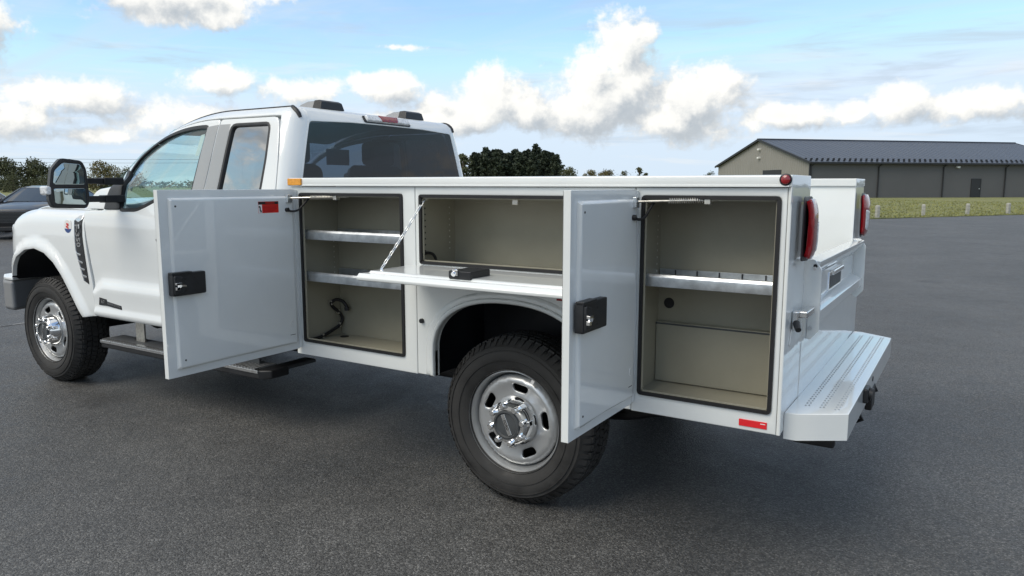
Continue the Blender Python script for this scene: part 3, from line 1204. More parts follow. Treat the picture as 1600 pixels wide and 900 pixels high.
fd = panel('front_door', 'paint', truck, F_DOOR, S_cab, holes=[F_WIN], thick=.035, cell=.022)
g1 = side_glass(F_WIN, 'glass', fd)
t1 = trim(F_WIN, fd)
sail = panel('mirror_sail', 'black', fd, rpoly(wz([(-3.322, 1.334), (-3.256, 1.606), (-3.212, 1.594), (-3.132, 1.336)]), .012, 2), S_cab, thick=.03, cell=.05, hem=.004, drop=.003, lift=.010)
bp1 = panel('pillar_trim', 'bpillar', fd, [(-2.398, 1.43), (-2.348, 1.868), (-2.245, 1.872), (-2.26, 1.66), (-2.284, 1.43)], S_cab, thick=.006, cell=.06, hem=.003, drop=.002, lift=.0035)
rd = panel('rear_door', 'paint', truck, R_DOOR, S_cab, holes=[R_WIN], thick=.035, cell=.045)
g2 = side_glass(R_WIN, 'tint', rd)
t2 = trim(R_WIN, rd, .014)
bp2 = panel('pillar_trim', 'bpillar', rd, [(-2.276, 1.43), (-2.252, 1.66), (-2.237, 1.872), (-2.128, 1.872), (-2.142, 1.66), (-2.158, 1.43)], S_cab, thick=.006, cell=.06, hem=.003, drop=.002, lift=.0025)
UE = UC + RC * PI / 2 + .012
SHELL = wz([(-3.56, 1.338), (-3.452, 1.470), (-3.314, 1.592), (-3.157, 1.695), (-3.02, 1.775)]) + [(-2.90, 1.905), (-2.80, 1.99), (-2.6, 2.006), (-2.2, 2.006), (-1.9, 2.006), (UE, 2.006), (UE, .60), (-1.628, .60), (-1.628, 1.48), (-1.634, 1.684), (-1.660, 1.906), (-1.70, 1.909), (-2.232, 1.912)] + wz([(-2.609, 1.892), (-2.832, 1.856), (-3.011, 1.786), (-3.268, 1.620), (-3.337, 1.338)])
shell = panel('cab_side', 'paint', truck, SHELL, S_cab, thick=.03, cell=.04, hem=.004, drop=.003)
# handles
hd = MB().tube([(-2.62, -.008, 1.155), (-2.60, -.030, 1.158), (-2.46, -.030, 1.158), (-2.44, -.008, 1.155)], .014, 8).build('door_handle', 'black', fd)
for o in (fd, rd, shell):
    mo = mirror(o)
    for ch in list(o.children):
        mirror(ch, mo)

# ---- rear wall of the cab with the window


def S_rear(y, w):
    d, z = curl(w)
    _, X, _, _ = ring(w)
    return (X + .012 * (1 - ((y - 1) / .85) ** 2), y, z)


def yl(w):
    Y, X, r, z = ring(w)
    return Y + r


L_ = [(yl(w) + .006, w) for w in (.60, .9, 1.2, 1.35, 1.48, 1.6, 1.72, 1.82, 1.88, 1.93, 1.97, 2.006)]
RW = [(2 - y, w) for y, w in L_][::-1]
WH = [(yl(w) + .018, w) for w in (1.34, 1.45, 1.6, 1.72, 1.82, 1.875)]
WHOLE = rpoly(WH + [(1.35, 1.888), (1.0, 1.890), (.65, 1.888)][::-1] + [(2 - y, w) for y, w in WH][::-1], .02, 3)
cb = panel('cab_back', 'paint', truck, L_ + RW, S_rear, holes=[WHOLE], thick=.03, cell=.06, hem=.004, drop=.002)
rwn = panel('rear_window', 'rear_tint', truck, offset(WHOLE if area2(WHOLE) > 0 else WHOLE[::-1], -.006), S_rear, thick=.005, cell=.12, hem=.003, drop=0, lift=-.003, back=False)
fr = panel('slider_frame', 'black', truck, rect(.84, 1.15, 1.36, 1.80, .05), S_rear, holes=[rect(.848, 1.128, 1.38, 1.786, .04)], thick=.02, cell=.06, hem=.002, drop=.001, lift=-.0085)
bl = panel('brake_light', 'clear_lens', truck, rect(.79, 1.21, 1.903, 1.944, .012), S_rear, thick=.03, cell=.04, hem=.006, drop=.008, lift=.022)
panel('brake_lens', 'red_lens', bl, rpoly([(.925, 1.905), (1.075, 1.905), (1.095, 1.942), (.905, 1.942)], .004, 2), S_rear, thick=.012, cell=.04, hem=.004, drop=.003, lift=.026)
panel('gasket', 'black', bl, rect(.775, 1.225, 1.898, 1.950, .014), S_rear, thick=.02, cell=.04, hem=.003, drop=.002, lift=.006)

# ---- roof, windscreen


def S_roof(x, y):
    q = 1 - min(1, abs(y - 1) / .72) ** 2.4
    return (x, y, 1.9605 - .27 * max(0, -2.2 - x) ** 2 + .026 * q * sstep(-x, 1.62, 1.95))


d_end, z_end = curl(2.0)
yr0 = yprof(-2, ZR) + d_end
xr0 = ring(2.0)[1]
roof = panel('roof', 'paint', truck, rpoly([(-2.84, yr0 + .02), (xr0, yr0), (xr0, 2 - yr0), (-2.84, 1.98 - yr0), (-2.90, 1.0)], [.06, .02, .02, .06, .2], 5), S_roof, thick=.02, cell=.07, hem=.01, drop=.004)
for s in (0, 1):
    pth = []
    for x in np.linspace(-2.80, xr0 - .02, 22):
        p = S_roof(x, yr0)
        pth.append((x, yr0 if s == 0 else 2 - yr0, p[2] + .001))
    for w, b in ((1.990, 20), (1.975, 34), (1.955, 46), (1.935, 54), (1.915, 60), (1.893, 64)):
        Y, X, r, z = ring(w)
        b = R(b)
        xx, yy = X - r + r * math.sin(b), Y + r - r * math.cos(b)
        pth.append((xx, yy if s == 0 else 2 - yy, z))
    MB().tube(pth, [.005] * 22 + [.010, .013, .014, .014, .013, .010], 8).build('roof_moulding', 'black', roof)
for yy in (.60, 1.40):
    mb = MB()
    prof = [(-1.90, 1.965), (-1.86, 2.000), (-1.80, 2.018), (-1.70, 2.020), (-1.68, 2.010), (-1.675, 1.965)]
    mb.prism(prof, lambda a, b: (a, yy - .10 + (b - 1.965) * .35, b), lambda a, b: (a, yy + .10 - (b - 1.965) * .35, b))
    cl = mb.build('clearance_light', 'grey_lens', roof, .005)
    pr2 = [(-1.745, 1.966), (-1.742, 2.0215), (-1.70, 2.0225), (-1.676, 2.012), (-1.669, 1.966)]
    MB().prism(pr2, lambda a, b: (a, yy - .103 + (b - 1.965) * .35, b), lambda a, b: (a, yy + .103 - (b - 1.965) * .35, b)).build('light_cap', 'black', cl, .004)
# windscreen
edge_l = [S_cab(u, w) for u, w in SHELL[:7]]
mb = MB()
vs, fs = [], []
NW = 14
for (x, y, z) in edge_l:
    for j in range(NW + 1):
        q = j / NW
        yy = y + (2 - 2 * y) * q
        vs.append((x - .16 * (1 - (2 * q - 1) ** 2), yy, z + .012))
for i in range(len(edge_l) - 1):
    for j in range(NW):
        a = i * (NW + 1) + j
        fs.append((a, a + 1, a + NW + 2, a + NW + 1))
mb.add(vs, fs).build('windscreen', 'glass', truck)

# ---- front fender, bonnet, nose
ARCH = [(-3.640, .555), (-3.70, .64), (-3.775, .74), (-3.86, .845), (-3.96, .935), (-4.08, 1.0), (-4.22, 1.028), (-4.37, 1.012), (-4.50, .955), (-4.59, .87), (-4.645, .79), (-4.665, .745)]
ARCH_POLY = ARCH + [(-4.665, .2), (-3.64, .2)]


def fcurl(w):
    s = w - 1.21
    if s <= 0:
        return 0, w
    a = s / .12
    return .12 * (1 - math.cos(a)), 1.21 + .12 * math.sin(a)


def S_fen(u, w):
    d, z = fcurl(w)
    y = float(np.mean([np.interp(min(w, 1.21) + e, [.5, .6, .8, 1.0, 1.15, 1.21], [.05, .028, .024, .022, .026, .034]) for e in (-.03, 0, .03)])) + d
    ds = segdist(np.array([[u, min(w, 1.21)]]), ARCH)[0]
    y -= .026 * (1 - sstep(ds, .038, .080))
    y += .030 * (1 - sstep(ds, .095, .20)) * 0
    if u < -4.5:
        y += 1.15 * (u + 4.5) ** 2
    return (u, y, z - .45 * max(0, -4.25 - u) ** 2 * sstep(w, .9, 1.21))


FEN = [(-3.475, .578), (-3.498, .794), (-3.537, 1.009), (-3.582, 1.300), (-3.585, 1.352), (-4.2, 1.352), (-4.86, 1.352), (-4.90, 1.2), (-4.90, .775)] + ARCH[::-1][1:]
fen = panel('fender', 'paint', truck, FEN, S_fen, thick=.03, cell=.026, hem=.004, drop=.003)
VENT = [(-3.690, 1.262), (-3.640, 1.292), (-3.590, 1.292), (-3.585, 1.15), (-3.562, 1.007), (-3.535, .800), (-3.590, .822), (-3.672, 1.048)]
vt = panel('side_vent', 'black', fen, rpoly(VENT, .012, 2), S_fen, thick=.012, cell=.05, hem=.004, drop=.003, lift=.005)
vt2 = panel('vent_cap', 'chrome_dull', fen, rpoly([(-3.688, 1.255), (-3.640, 1.290), (-3.592, 1.290), (-3.592, 1.255), (-3.63, 1.238)], .006, 2), S_fen, thick=.012, cell=.05, hem=.003, drop=.002, lift=.008)
for k, zz in enumerate((1.02, .965, .915, .865)):
    xo = -3.672 + (1.048 - zz) * .36
    panel('vent_bar', 'chrome_dull', fen, [(xo + .004, zz - .012), (xo + .055, zz - .020), (xo + .055, zz - .006), (xo, zz + .004)], S_fen, thick=.008, cell=.05, hem=.002, drop=.001, lift=.009)
panel('vent_edge', 'chrome_dull', fen, [(-3.690, 1.25), (-3.684, 1.25), (-3.664, 1.045), (-3.584, .822), (-3.592, .822), (-3.672, 1.045)], S_fen, thick=.008, cell=.05, hem=.001, drop=.001, lift=.008)
text_mesh('model_badge', 'F-350', .072, 'chrome', fen, (-3.632, S_fen(-3.63, 1.15)[1] - .008, 1.145), (.05, 0, -1), (1, 0, .05), .003, bold=.0015)
ECX, ECZ = -3.775, 1.205
ey = S_fen(ECX, ECZ)[1]
em = MB().lathe([(0, -.003), (.048, -.003), (.051, 0), (.0, .002)], 'y', 28, (ECX, ey, ECZ)).build('round_emblem', 'white_print', fen)
mb = MB()
for (a, b, w, h) in ((-.008, .018, .014, .012), (.006, .012, .016, .02), (-.012, -.002, .02, .014), (.004, -.012, .012, .016)):
    mb.box(ECX + a - w / 2, ECX + a + w / 2, ey - .0048, ey - .0030, ECZ + b - h / 2, ECZ + b + h / 2)
mb.build('emblem_mark', 'red_label', em)
MB().add([(ECX + .047 * math.cos(a), ey - .0042, ECZ + .047 * math.sin(a)) for a in np.linspace(R(200), R(340), 14)], [tuple(range(14))]).build('emblem_band', 'blue_print', em)
mfen = mirror(fen)
for ch in (vt, vt2):
    mirror(ch, mfen)


def S_hood(x, y):
    q = min(1, max(0, (min(y, 2 - y) - .10) / .30))
    b = sstep(min(y, 2 - y), .42, .56)
    z = 1.322 + .045 * (1 - (1 - q) ** 2) + .030 * b * sstep(x, -4.95, -4.5)
    return (x, y, z - .45 * max(0, -4.25 - x) ** 2 - .6 * max(0, -4.72 - x) ** 2)


hood = panel('bonnet', 'paint', truck, rpoly([(-3.55, .115), (-3.55, 1.885), (-4.86, 1.885 - .10), (-4.98, 1.5), (-5.02, 1.0), (-4.98, .5), (-4.86, .215)], [.02, .02, .1, .2, .3, .2, .1], 4), S_hood, thick=.03, cell=.07, hem=.008, drop=.006)
MB().box(-3.66, -3.40, .15, 1.85, 1.25, 1.335).build('cowl', 'black', truck, .01)
gr = MB().box(-5.02, -4.80, .30, 1.70, .76, 1.20).build('grille', 'black', truck, .03)
for zz in (.86, .98, 1.10):
    MB().box(-5.06, -5.015, .34, 1.66, zz - .028, zz + .028).build('grille_bar', 'chrome', gr, .012)
for s in (0, 1):
    f = (lambda y: y) if s == 0 else (lambda y: 2 - y)
    y0, y1 = sorted((f(.19), f(.42)))
    hl = MB().box(-4.99, -4.82, y0, y1, .80, 1.19).build('headlight', 'clear_lens', truck, .04)
mb = MB()
prof = [(.02, -4.66), (.02, -4.80), (.10, -4.98), (.35, -5.10), (1.0, -5.16), (1.65, -5.10), (1.90, -4.98), (1.98, -4.80), (1.98, -4.66), (1.88, -4.70), (1.0, -4.86), (.12, -4.70)]
mb.prism(prof, lambda a, b: (b, a, .505), lambda a, b: (b, a, .755))
fb = mb.build('front_bumper', 'step_grey', truck, .035, seg=4)
MB().prism([(a * .995 + .005, b + .006) for a, b in prof], lambda a, b: (b, a, .750), lambda a, b: (b, a, .775)).build('bumper_cap', 'paint', fb, .008)

# door badge
by = min(S_cab(-3.33, z)[1] for z in (.66, .70))
bd = MB().prism([(-3.405, .668), (-3.395, .722), (-3.31, .714), (-3.305, .700), (-3.135, .682), (-3.128, .656), (-3.30, .668), (-3.40, .668)], lambda a, b: (a, by - .004, b), lambda a, b: (a, by + .006, b)).build('engine_badge', 'black', fd, .001)
text_mesh('badge_text', 'POWER STROKE', .021, 'chrome_dull', bd, (-3.218, by - .0046, .680), (1, 0, -.085), (.02, 0, 1), .0005)
text_mesh('badge_text', '6.7', .034, 'chrome', bd, (-3.352, by - .0046, .694), (1, 0, -.085), (.02, 0, 1), .0005)

# ---- cab inside
fl = MB().box(-3.6, -1.62, .12, 1.88, .62, .68).build('cab_floor', 'dash', truck)
MB().prism([(-3.55, .9), (-3.55, 1.33), (-3.30, 1.36), (-3.05, 1.30), (-2.98, 1.15), (-3.1, .9)], lambda a, b: (a, .14, b), lambda a, b: (a, 1.86, b)).build('dashboard', 'dash', truck, .03)
for yy in (.58, 1.42):
    st = MB().prism(rpoly([(-2.72, .98), (-2.05, .98), (-1.98, 1.10), (-2.0, 1.62), (-2.10, 1.66), (-2.2, 1.2), (-2.72, 1.13)], .05), lambda a, b: (a, yy - .25, b), lambda a, b: (a, yy + .25, b)).build('front_seat', 'seat', truck, .04)
    MB().box(-2.10, -1.99, yy - .14, yy + .14, 1.64, 1.82).build('headrest', 'seat', st, .04)
MB().box(-1.80, -1.66, .25, 1.75, .95, 1.50).build('rear_seat', 'seat', truck, .05)
sw = MB().tube([(-2.93 + .06 * math.sin(a), .58 + .19 * math.cos(a), 1.30 + .18 * math.sin(a)) for a in np.linspace(0, 2 * PI, 25)[:-1]], .016, 8, closed=True)
sw.tube([(-3.05, .58, 1.25), (-2.94, .58, 1.30)], .045, 10)
sw.box(-2.955, -2.925, .40, .76, 1.28, 1.315)
sw.build('steering_wheel', 'dash', truck)
MB().box(-1.74, -1.737, .60, .80, 1.63, 1.73).build('window_sticker', 'paper', truck)
stk = panel('window_sticker', 'paper', fd, rpoly([(-2.455, 1.70), (-2.435, 1.835), (-2.395, 1.836), (-2.415, 1.70)], .002, 1), S_cab, thick=.001, cell=.1, hem=.001, drop=0, lift=-.02)

# ---- door mirrors
mr = MB()
hp = rpoly([(-.425, 1.415), (-.405, 1.36), (-.195, 1.352), (-.172, 1.40), (-.180, 1.60), (-.205, 1.655), (-.335, 1.668), (-.395, 1.60)], .022, 4)
mr.prism(hp, lambda a, b: (-3.085, a, b), lambda a, b: (-3.115, a, b))
n0 = len(mr.v)
hs = offset(hp if area2(hp) > 0 else hp[::-1], .03)
mr.prism(hs, lambda a, b: (-3.115, a, b), lambda a, b: (-3.21, -.30 + (a + .30) * .72, 1.50 + (b - 1.50) * .84))
mir = mr.build('door_mirror', 'grey_plastic', truck, .006)
panel_yz = lambda x: (lambda a, b: (x, a, b))
gtop = rpoly([(-.392, 1.505), (-.196, 1.505), (-.198, 1.595), (-.215, 1.632), (-.325, 1.640), (-.378, 1.59)], .014, 3)
gbot = rpoly([(-.390, 1.385), (-.196, 1.376), (-.194, 1.480), (-.392, 1.480)], .014, 3)
rot = Matrix.Rotation(R(-14), 3, 'Z')


def mtilt(a, b):
    return (-3.083 - .0 * a, a, b)


panel('mirror_glass', 'mirror', mir, gtop, mtilt, thick=.004, cell=.1, hem=.003, drop=.002, lift=.003, back=False)
panel('spot_mirror_glass', 'mirror', mir, gbot, lambda a, b: (-3.083 + .02 * (1 - ((a + .293) / .1) ** 2) * .5, a, b), thick=.004, cell=.03, hem=.003, drop=.002, lift=.002, back=False)
panel('mirror_bezel', 'black', mir, offset(hp if area2(hp) > 0 else hp[::-1], .004), panel_yz(-3.085), holes=[offset(gtop, -.002), offset(gbot, -.002)], thick=.004, cell=.1, hem=.003, drop=.002, lift=.006)
MB().box(-3.165, -3.075, -.437, -.405, 1.44, 1.495).build('turn_signal', 'clear_lens', mir, .012)
for z0, z1 in ((1.503, 1.55), (1.385, 1.435)):
    mb = MB().box(-3.165, -3.105, -.20, -.06, z0 + .006, z1 - .004).box(-3.185, -3.10, -.06, .075, z0, z1)
    mb.build('mirror_arm', 'black', mir, .006)
mm = mirror(mir)
for ch in list(mir.children):
    mirror(ch, mm)

# ---- running board
for s in (0, 1):
    sg = (lambda y: y) if s == 0 else (lambda y: 2 - y)
    mb = MB()
    pts = [(-3.53, .10), (-3.49, .050), (-1.80, .050), (-1.74, .10), (-1.74, .235), (-3.53, .235)]
    mb.prism(pts, lambda a, b: (a, sg(b), .345), lambda a, b: (a, sg(b), .400))
    rb = mb.build('running_board', 'black', truck, .01)
    if s == 0:
        MB().box(-3.49, -1.80, .0425, .052, .383, .403).build('edge_strip', 'chrome_dull', rb, .002)
        tread = None
        for k in range(58):
            o = MB().box(-.006, .006, .055, .215, .400, .411).build('tread_bar', 'step_grey', rb) if tread is None else tread.copy()
            if tread is None:
                tread = o
            else:
                COL.objects.link(o)
            o.location.x = -3.47 + k * .0285
        tooth = None
        for k in range(58):
            o = MB().box(-.007, .007, .044, .075, .402, .412).build('edge_tooth', 'chrome_dull', rb) if tooth is None else tooth.copy()
            if tooth is None:
                tooth = o
            else:
                COL.objects.link(o)
            o.location.x = -3.456 + k * .0285
    for xx in (-3.15, -2.45, -1.95):
        MB().box(xx - .05, xx + .05, *sorted((sg(.14), sg(.155))), .40, .60).box(xx - .05, xx + .05, *sorted((sg(.10), sg(.6))), .33, .352).build('step_bracket', 'grey_plastic' if xx > -3.1 else 'zinc', rb, .003)

# ---- chassis
for yy in (.58, 1.42):
    MB().box(-4.9, 1.18, yy - .045, yy + .045, .46, .64).build('frame_rail', 'chassis', truck, .01)
    MB().tube([(-.72, yy - .12, .52), (-.4, yy - .12, .40), (0, yy - .12, .35), (.4, yy - .12, .40), (.74, yy - .12, .50)], .035, 8).build('leaf_spring', 'chassis', truck)
for xx in (-3.4, -2.3, -1.2, .55, 1.05):
    MB().box(xx - .05, xx + .05, .60, 1.40, .48, .60).build('cross_member', 'chassis', truck, .005)
for xx in (0, -WB):
    mb = MB().tube([(xx, .30, .402), (xx, .8, .402), (xx, .9, .402), (xx, 1.1, .402), (xx, 1.2, .402), (xx, 1.70, .402)], [.045, .05, .13, .13, .05, .045], 14)
    mb.build('axle', 'chassis', truck)
MB().box(-2.2, -.75, .62, 1.30, .36, .62).build('fuel_tank', 'chassis', truck, .04)
MB().box(-3.9, -2.6, .70, 1.30, .40, .78).build('gearbox', 'chassis', truck, .06)
MB().tube([(-2.6, 1.0, .5), (-.15, 1.0, .43)], .045, 10).build('drive_shaft', 'chassis', truck)
MB().tube([(-3.0, 1.35, .42), (-.7, 1.52, .42), (-.45, 1.6, .62), (.4, 1.6, .62), (.75, 1.75, .5), (1.0, 1.93, .46)], .045, 10).build('exhaust_pipe', 'chassis', truck)
for s in (0, 1):
    sg = (lambda y: y) if s == 0 else (lambda y: 2 - y)
    # front wheel housing
    mb = MB()
    vs, fs = [], []
    AP = [(a * 1 + (.012 if a > -4.2 else -.012), b + .012) for a, b in ARCH]
    for a, b in AP:
        vs += [(a, sg(.03), b), (a, sg(.62), b)]
    fs = [(2 * i, 2 * i + 1, 2 * i + 3, 2 * i + 2) for i in range(len(AP) - 1)]
    mb.add(vs, fs)
    k = len(AP)
    mb.add([(a, sg(.60), b) for a, b in AP], [tuple(range(k))])
    mb.build('wheel_housing', 'liner', truck)

# ---- wheels
wheel_prof = [(.2475, .012), (.2490, .020), (.2450, .026), (.2390, .025), (.2360, .030), (.2310, .046), (.2260, .060), (.2230, .085), (.2180, .20), (.245, .262), (.2475, .268)]


def make_wheel():
    wh = MB().lathe(wheel_prof, 'y', 96).build('wheel', 'steel', None)

    def face(a, b):
        r = math.hypot(a, b)
        y = float(np.interp(r, [0, .10, .12, .14, .165, .185, .198, .207, .214, .2195, .2225], [.044, .044, .045, .044, .041, .038, .037, .040, .047, .060, .085]))
        return (a, y, b)

    slots = []
    for k in range(5):
        an = R(81 + 72 * k)
        pts = []
        for (dr, da) in rpoly([(-.020, -.036), (.020, -.043), (.020, .043), (-.020, .036)], .018, 4):
            r = .161 + dr
            q = an + da / .161
            pts.append((r * math.cos(q), r * math.sin(q)))
        slots.append(pts)
    circ = [(.2225 * math.cos(a), .2225 * math.sin(a)) for a in np.linspace(0, 2 * PI, 73)[:-1]]
    panel('wheel_disc', 'steel', wh, circ, face, holes=slots, thick=.012, cell=.016, hem=.004, drop=.003)
    MB().lathe([(.0, .17), (.20, .17), (.21, .12), (.215, .2)], 'y', 40).build('brake_drum', 'chassis', wh)
    # chrome hub cover
    hc = MB().lathe([(.116, .046), (.120, .036), (.117, .026), (.111, .014), (.103, -.010), (.096, -.022), (.088, -.030), (.070, -.032), (.066, -.028), (.0, -.028)], 'y', 48).build('hub_cap', 'chrome', wh)
    MB().lathe([(.071, -.030), (.069, -.042), (.060, -.044), (.054, -.037), (.0, -.037)], 'y', 40).build('hub_ring', 'grey_plastic', hc)
    c24, s24 = math.cos(R(24)), math.sin(R(24))
    MB().box(-.011, .011, -.0415, -.035, -.052, .052).xf(lambda x, y, z: (x * c24 - z * s24, y, x * s24 + z * c24)).build('hub_strip', 'chrome_dull', hc, .002)
    text_mesh('hub_text', 'FORD', .019, 'ink', hc, (0, -.0418, 0), (s24, 0, -c24), (c24, 0, s24), .0004, bold=.0003)
    nut = None
    for k in range(8):
        a = 2 * PI * (k + .3) / 8
        if nut is None:
            nut = MB().lathe([(.0, -.050), (.011, -.050), (.0150, -.046), (.0155, -.03), (.0165, .012), (.019, .03)], 'y', 14).build('lug_nut', 'chrome', hc)
            o = nut
        else:
            o = nut.copy()
            COL.objects.link(o)
        o.location = (.0885 * math.cos(a), 0, .0885 * math.sin(a))
    rib = None
    for k in range(8):
        a = 2 * PI * (k + .8) / 8
        o = MB().box(-.012, .012, -.018, .024, .092, .114).build('hub_rib', 'chrome', hc, .004) if rib is None else rib.copy()
        if rib is None:
            rib = o
        else:
            COL.objects.link(o)
        o.rotation_euler = (0, a, 0)
    MB().box(-.008, .008, .008, .016, .226, .246).xf(lambda x, y, z: (x * math.cos(R(28)) + z * math.sin(R(28)), y, z * math.cos(R(28)) - x * math.sin(R(28)))).build('balance_weight', 'white_print', wh)
    # tyre with tread blocks
    tp = [(.236, .045), (.243, .026), (.250, .018), (.262, .010), (.285, .000), (.315, -.006), (.345, -.003), (.368, .004), (.372, .003), (.376, .008), (.390, .020), (.401, .036), (.4075, .058), (.409, .135)]
    tp += [(r, .27 - y) for r, y in tp[::-1][1:]]
    tb = MB().lathe(tp, 'y', 96)
    NB = 66
    rows = [(.044, .072), (.078, .108), (.116, .154), (.162, .192), (.198, .226)]
    for i in range(NB):
        for j, (y0, y1) in enumerate(rows):
            a0 = 2 * PI * (i + (.0, .45, .15, .6, .3)[j]) / NB
            da = 2 * PI / NB * (.74 if j in (0, 4) else .82)
            sk = (.0, .012, -.012, .012, .0)[j]
            vs = []
            for rr in (.404, .4215 if j in (1, 2, 3) else .4195):
                for (yy, q) in ((y0, 0), (y1, 1)):
                    if rr > .41 and j == 0 and q == 0:
                        yy += .006
                    if rr > .41 and j == 4 and q == 1:
                        yy -= .006
                    for aa in (a0 + sk * (q - .5) * 2, a0 + da + sk * (q - .5) * 2):
                        vs.append((rr * math.cos(aa), yy, rr * math.sin(aa)))
            tb.add(vs, [(0, 1, 3, 2), (4, 6, 7, 5), (0, 4, 5, 1), (1, 5, 7, 3), (3, 7, 6, 2), (2, 6, 4, 0)])
        # shoulder lugs running down the sidewall
        for sd in (0, 1):
            a0 = 2 * PI * (i + .05) / NB
            da = 2 * PI / NB * (.5 if i % 2 else .72)
            vs = []
            for (r0, yy) in ((.4150, .040), (.382, .006 if i % 2 else .008), (.404, .045), (.384, .030)):
                for aa in (a0, a0 + da):
                    vs.append((r0 * math.cos(aa), yy if sd == 0 else .27 - yy, r0 * math.sin(aa)))
            tb.add(vs, [(0, 1, 3, 2), (4, 6, 7, 5), (0, 2, 6, 4), (1, 5, 7, 3), (2, 3, 7, 6), (0, 4, 5, 1)])
    KT = .911                                        # profile height of the tyre

    def squash(x, y, z):
        r = math.hypot(x, z)
        k = (.236 + (r - .236) * KT) / r
        return (x * k, y, z * k)
    tb.xf(squash)
    ty = tb.build('tyre', 'tyre', wh)
    # raised ring bands on the sidewall
    MB().lathe([(.300, -.0035), (.301, -.0075), (.304, -.0080), (.305, -.0045)], 'y', 96).xf(squash).build('sidewall_ring', 'tyre', wh)
    MB().lathe([(.352, -.0015), (.353, -.0055), (.3555, -.0050), (.3565, -.0005)], 'y', 96).xf(squash).build('sidewall_ring', 'tyre', wh)
    return wh


wh0 = make_wheel()
wh0.parent = truck
ZC = .402
wh0.location = (0, .022, ZC)
for (x, s, an) in ((-WB, 0, R(37)), (0, 1, R(15)), (-WB, 1, R(80))):
    w = copy_tree(wh0, truck)
    w.location = (x, .024 if s == 0 else 1.978, ZC)
    w.rotation_euler = (0, an, 0) if s == 0 else (0, 0, PI)

# ---- service body
X0, X1, ZB, ZT, DP = -1.398, 1.207, .569, 1.541, .335
body = MB()
# bed floor, inner walls, bulkhead, far side block
body.box(X0 + .004, -.476, DP, 2 - DP, .70, .745).box(.476, X1 - .02, DP, 2 - DP, .70, .745).box(-.4755, .4755, .506, 1.494, .70, .745)
body.build('bed_floor', 'body', truck, .003)
for y0_, y1_ in ((DP + .001, .512), (1.488, 1.999 - DP)):
    MB().box(-.482, .482, y0_, y1_, 1.063, 1.07).build('wheel_box', 'body', truck, .002)
for y0_ in (.505, 1.488):
    MB().box(-.482, .482, y0_, y0_ + .007, .72, 1.0625).build('wheel_box', 'body', truck, .002)
sb = MB().box(X0 + .01, X1 - .004, DP - .012, DP, 1.068, ZT - .004).box(X0 + .01, -.475, DP - .012, DP, .57, 1.068).box(.475, X1 - .004, DP - .012, DP, .57, 1.068).build('bed_side_wall', 'body', truck, .002)
MB().box(X0, X0 + .03, DP + .003, 2 - DP - .003, .60, ZT - .003).build('bulkhead', 'body', truck, .003)
rb_ = MB().prism(rpoly([(2 - DP, .57), (2.0, .57), (2.0, ZT - .003), (2 - DP, ZT - .003)], .008, 2), lambda a, b: (X0 + .002, a, b), lambda a, b: (X1 - .001, a, b)).build('side_box', 'body', truck, .003)
MB().box(X0 - .002, X1 + .0015, 2 - DP - .012, 2.012, ZT - .042, ZT).build('top_rail', 'body', rb_, .004)
# near side top rail
tr_ = MB()
tr_.prism(rpoly([(-.014, ZT - .043), (-.014, ZT - .004), (-.006, ZT), (DP + .004, ZT), (DP + .004, ZT - .043)], .003, 2), lambda a, b: (X0 - .004, a, b), lambda a, b: (X1 + .001, a, b))
tr_ = tr_.build('top_rail', 'body', truck, .002)
MB().box(X0 - .0035, X1 - .008, -.017, -.012, ZT - .0435, ZT - .036).build('rail_lip', 'body', tr_, .001)
# rear face of the near block
rf = panel('corner_post', 'body', truck, rect(.003, DP, ZB, ZT - .044), lambda a, b: (X1, a, b), thick=.012, cell=.2, hem=.004, drop=.003)
panel('rear_cap', 'body', truck, rect(-.010, DP, ZT - .1, ZT - .003), lambda a, b: (X1 + .002, a, b), thick=.006, cell=.2, hem=.003, drop=.002)
# side panels with openings
FO = rect(-1.334, -.612, .645, 1.461, .016)
MO = rect(-.507, .592, 1.124, 1.458, .014)
RO = rect(.634, 1.172, .645, 1.464, .018)


def archpts(hw, zb, zt, n=28, e=2.25):
    pts = [(-hw, .5)]
    for i in range(n + 1):
        a = PI - PI * i / n
        c, s_ = math.cos(a), math.sin(a)
        pts.append((hw * math.copysign(abs(c) ** (2 / e), c), zb + (zt - zb) * abs(s_) ** (2 / e)))
    pts.append((hw, .5))
    return pts


AR = archpts(.425, .70, .973)
arch_cut = [p for p in AR if p[1] > .572]
arch_cut = [(-.425, .572)] + arch_cut + [(.425, .572)]
sp1 = panel('side_panel', 'body', truck, rect(X0, -.537, ZB, ZT - .046), XZ(0), holes=[FO], thick=.016, cell=.2, hem=.004, drop=.003)
mid = [(-.533, .572)] + arch_cut + [(.604, .572), (.604, ZT - .046), (-.533, ZT - .046)]
sp2 = panel('side_panel', 'body', truck, mid, XZ(0), holes=[MO], thick=.016, cell=.2, hem=.004, drop=.003, sub=.1)
sp3 = panel('side_panel', 'body', truck, rect(.608, 1.192, ZB, ZT - .046), XZ(0), holes=[RO], thick=.016, cell=.2, hem=.004, drop=.003)
panel('corner_trim', 'body', truck, rect(1.1945, X1 + .0005, ZB, ZT - .046), XZ(-.001), thick=.016, cell=.2, hem=.003, drop=.002)
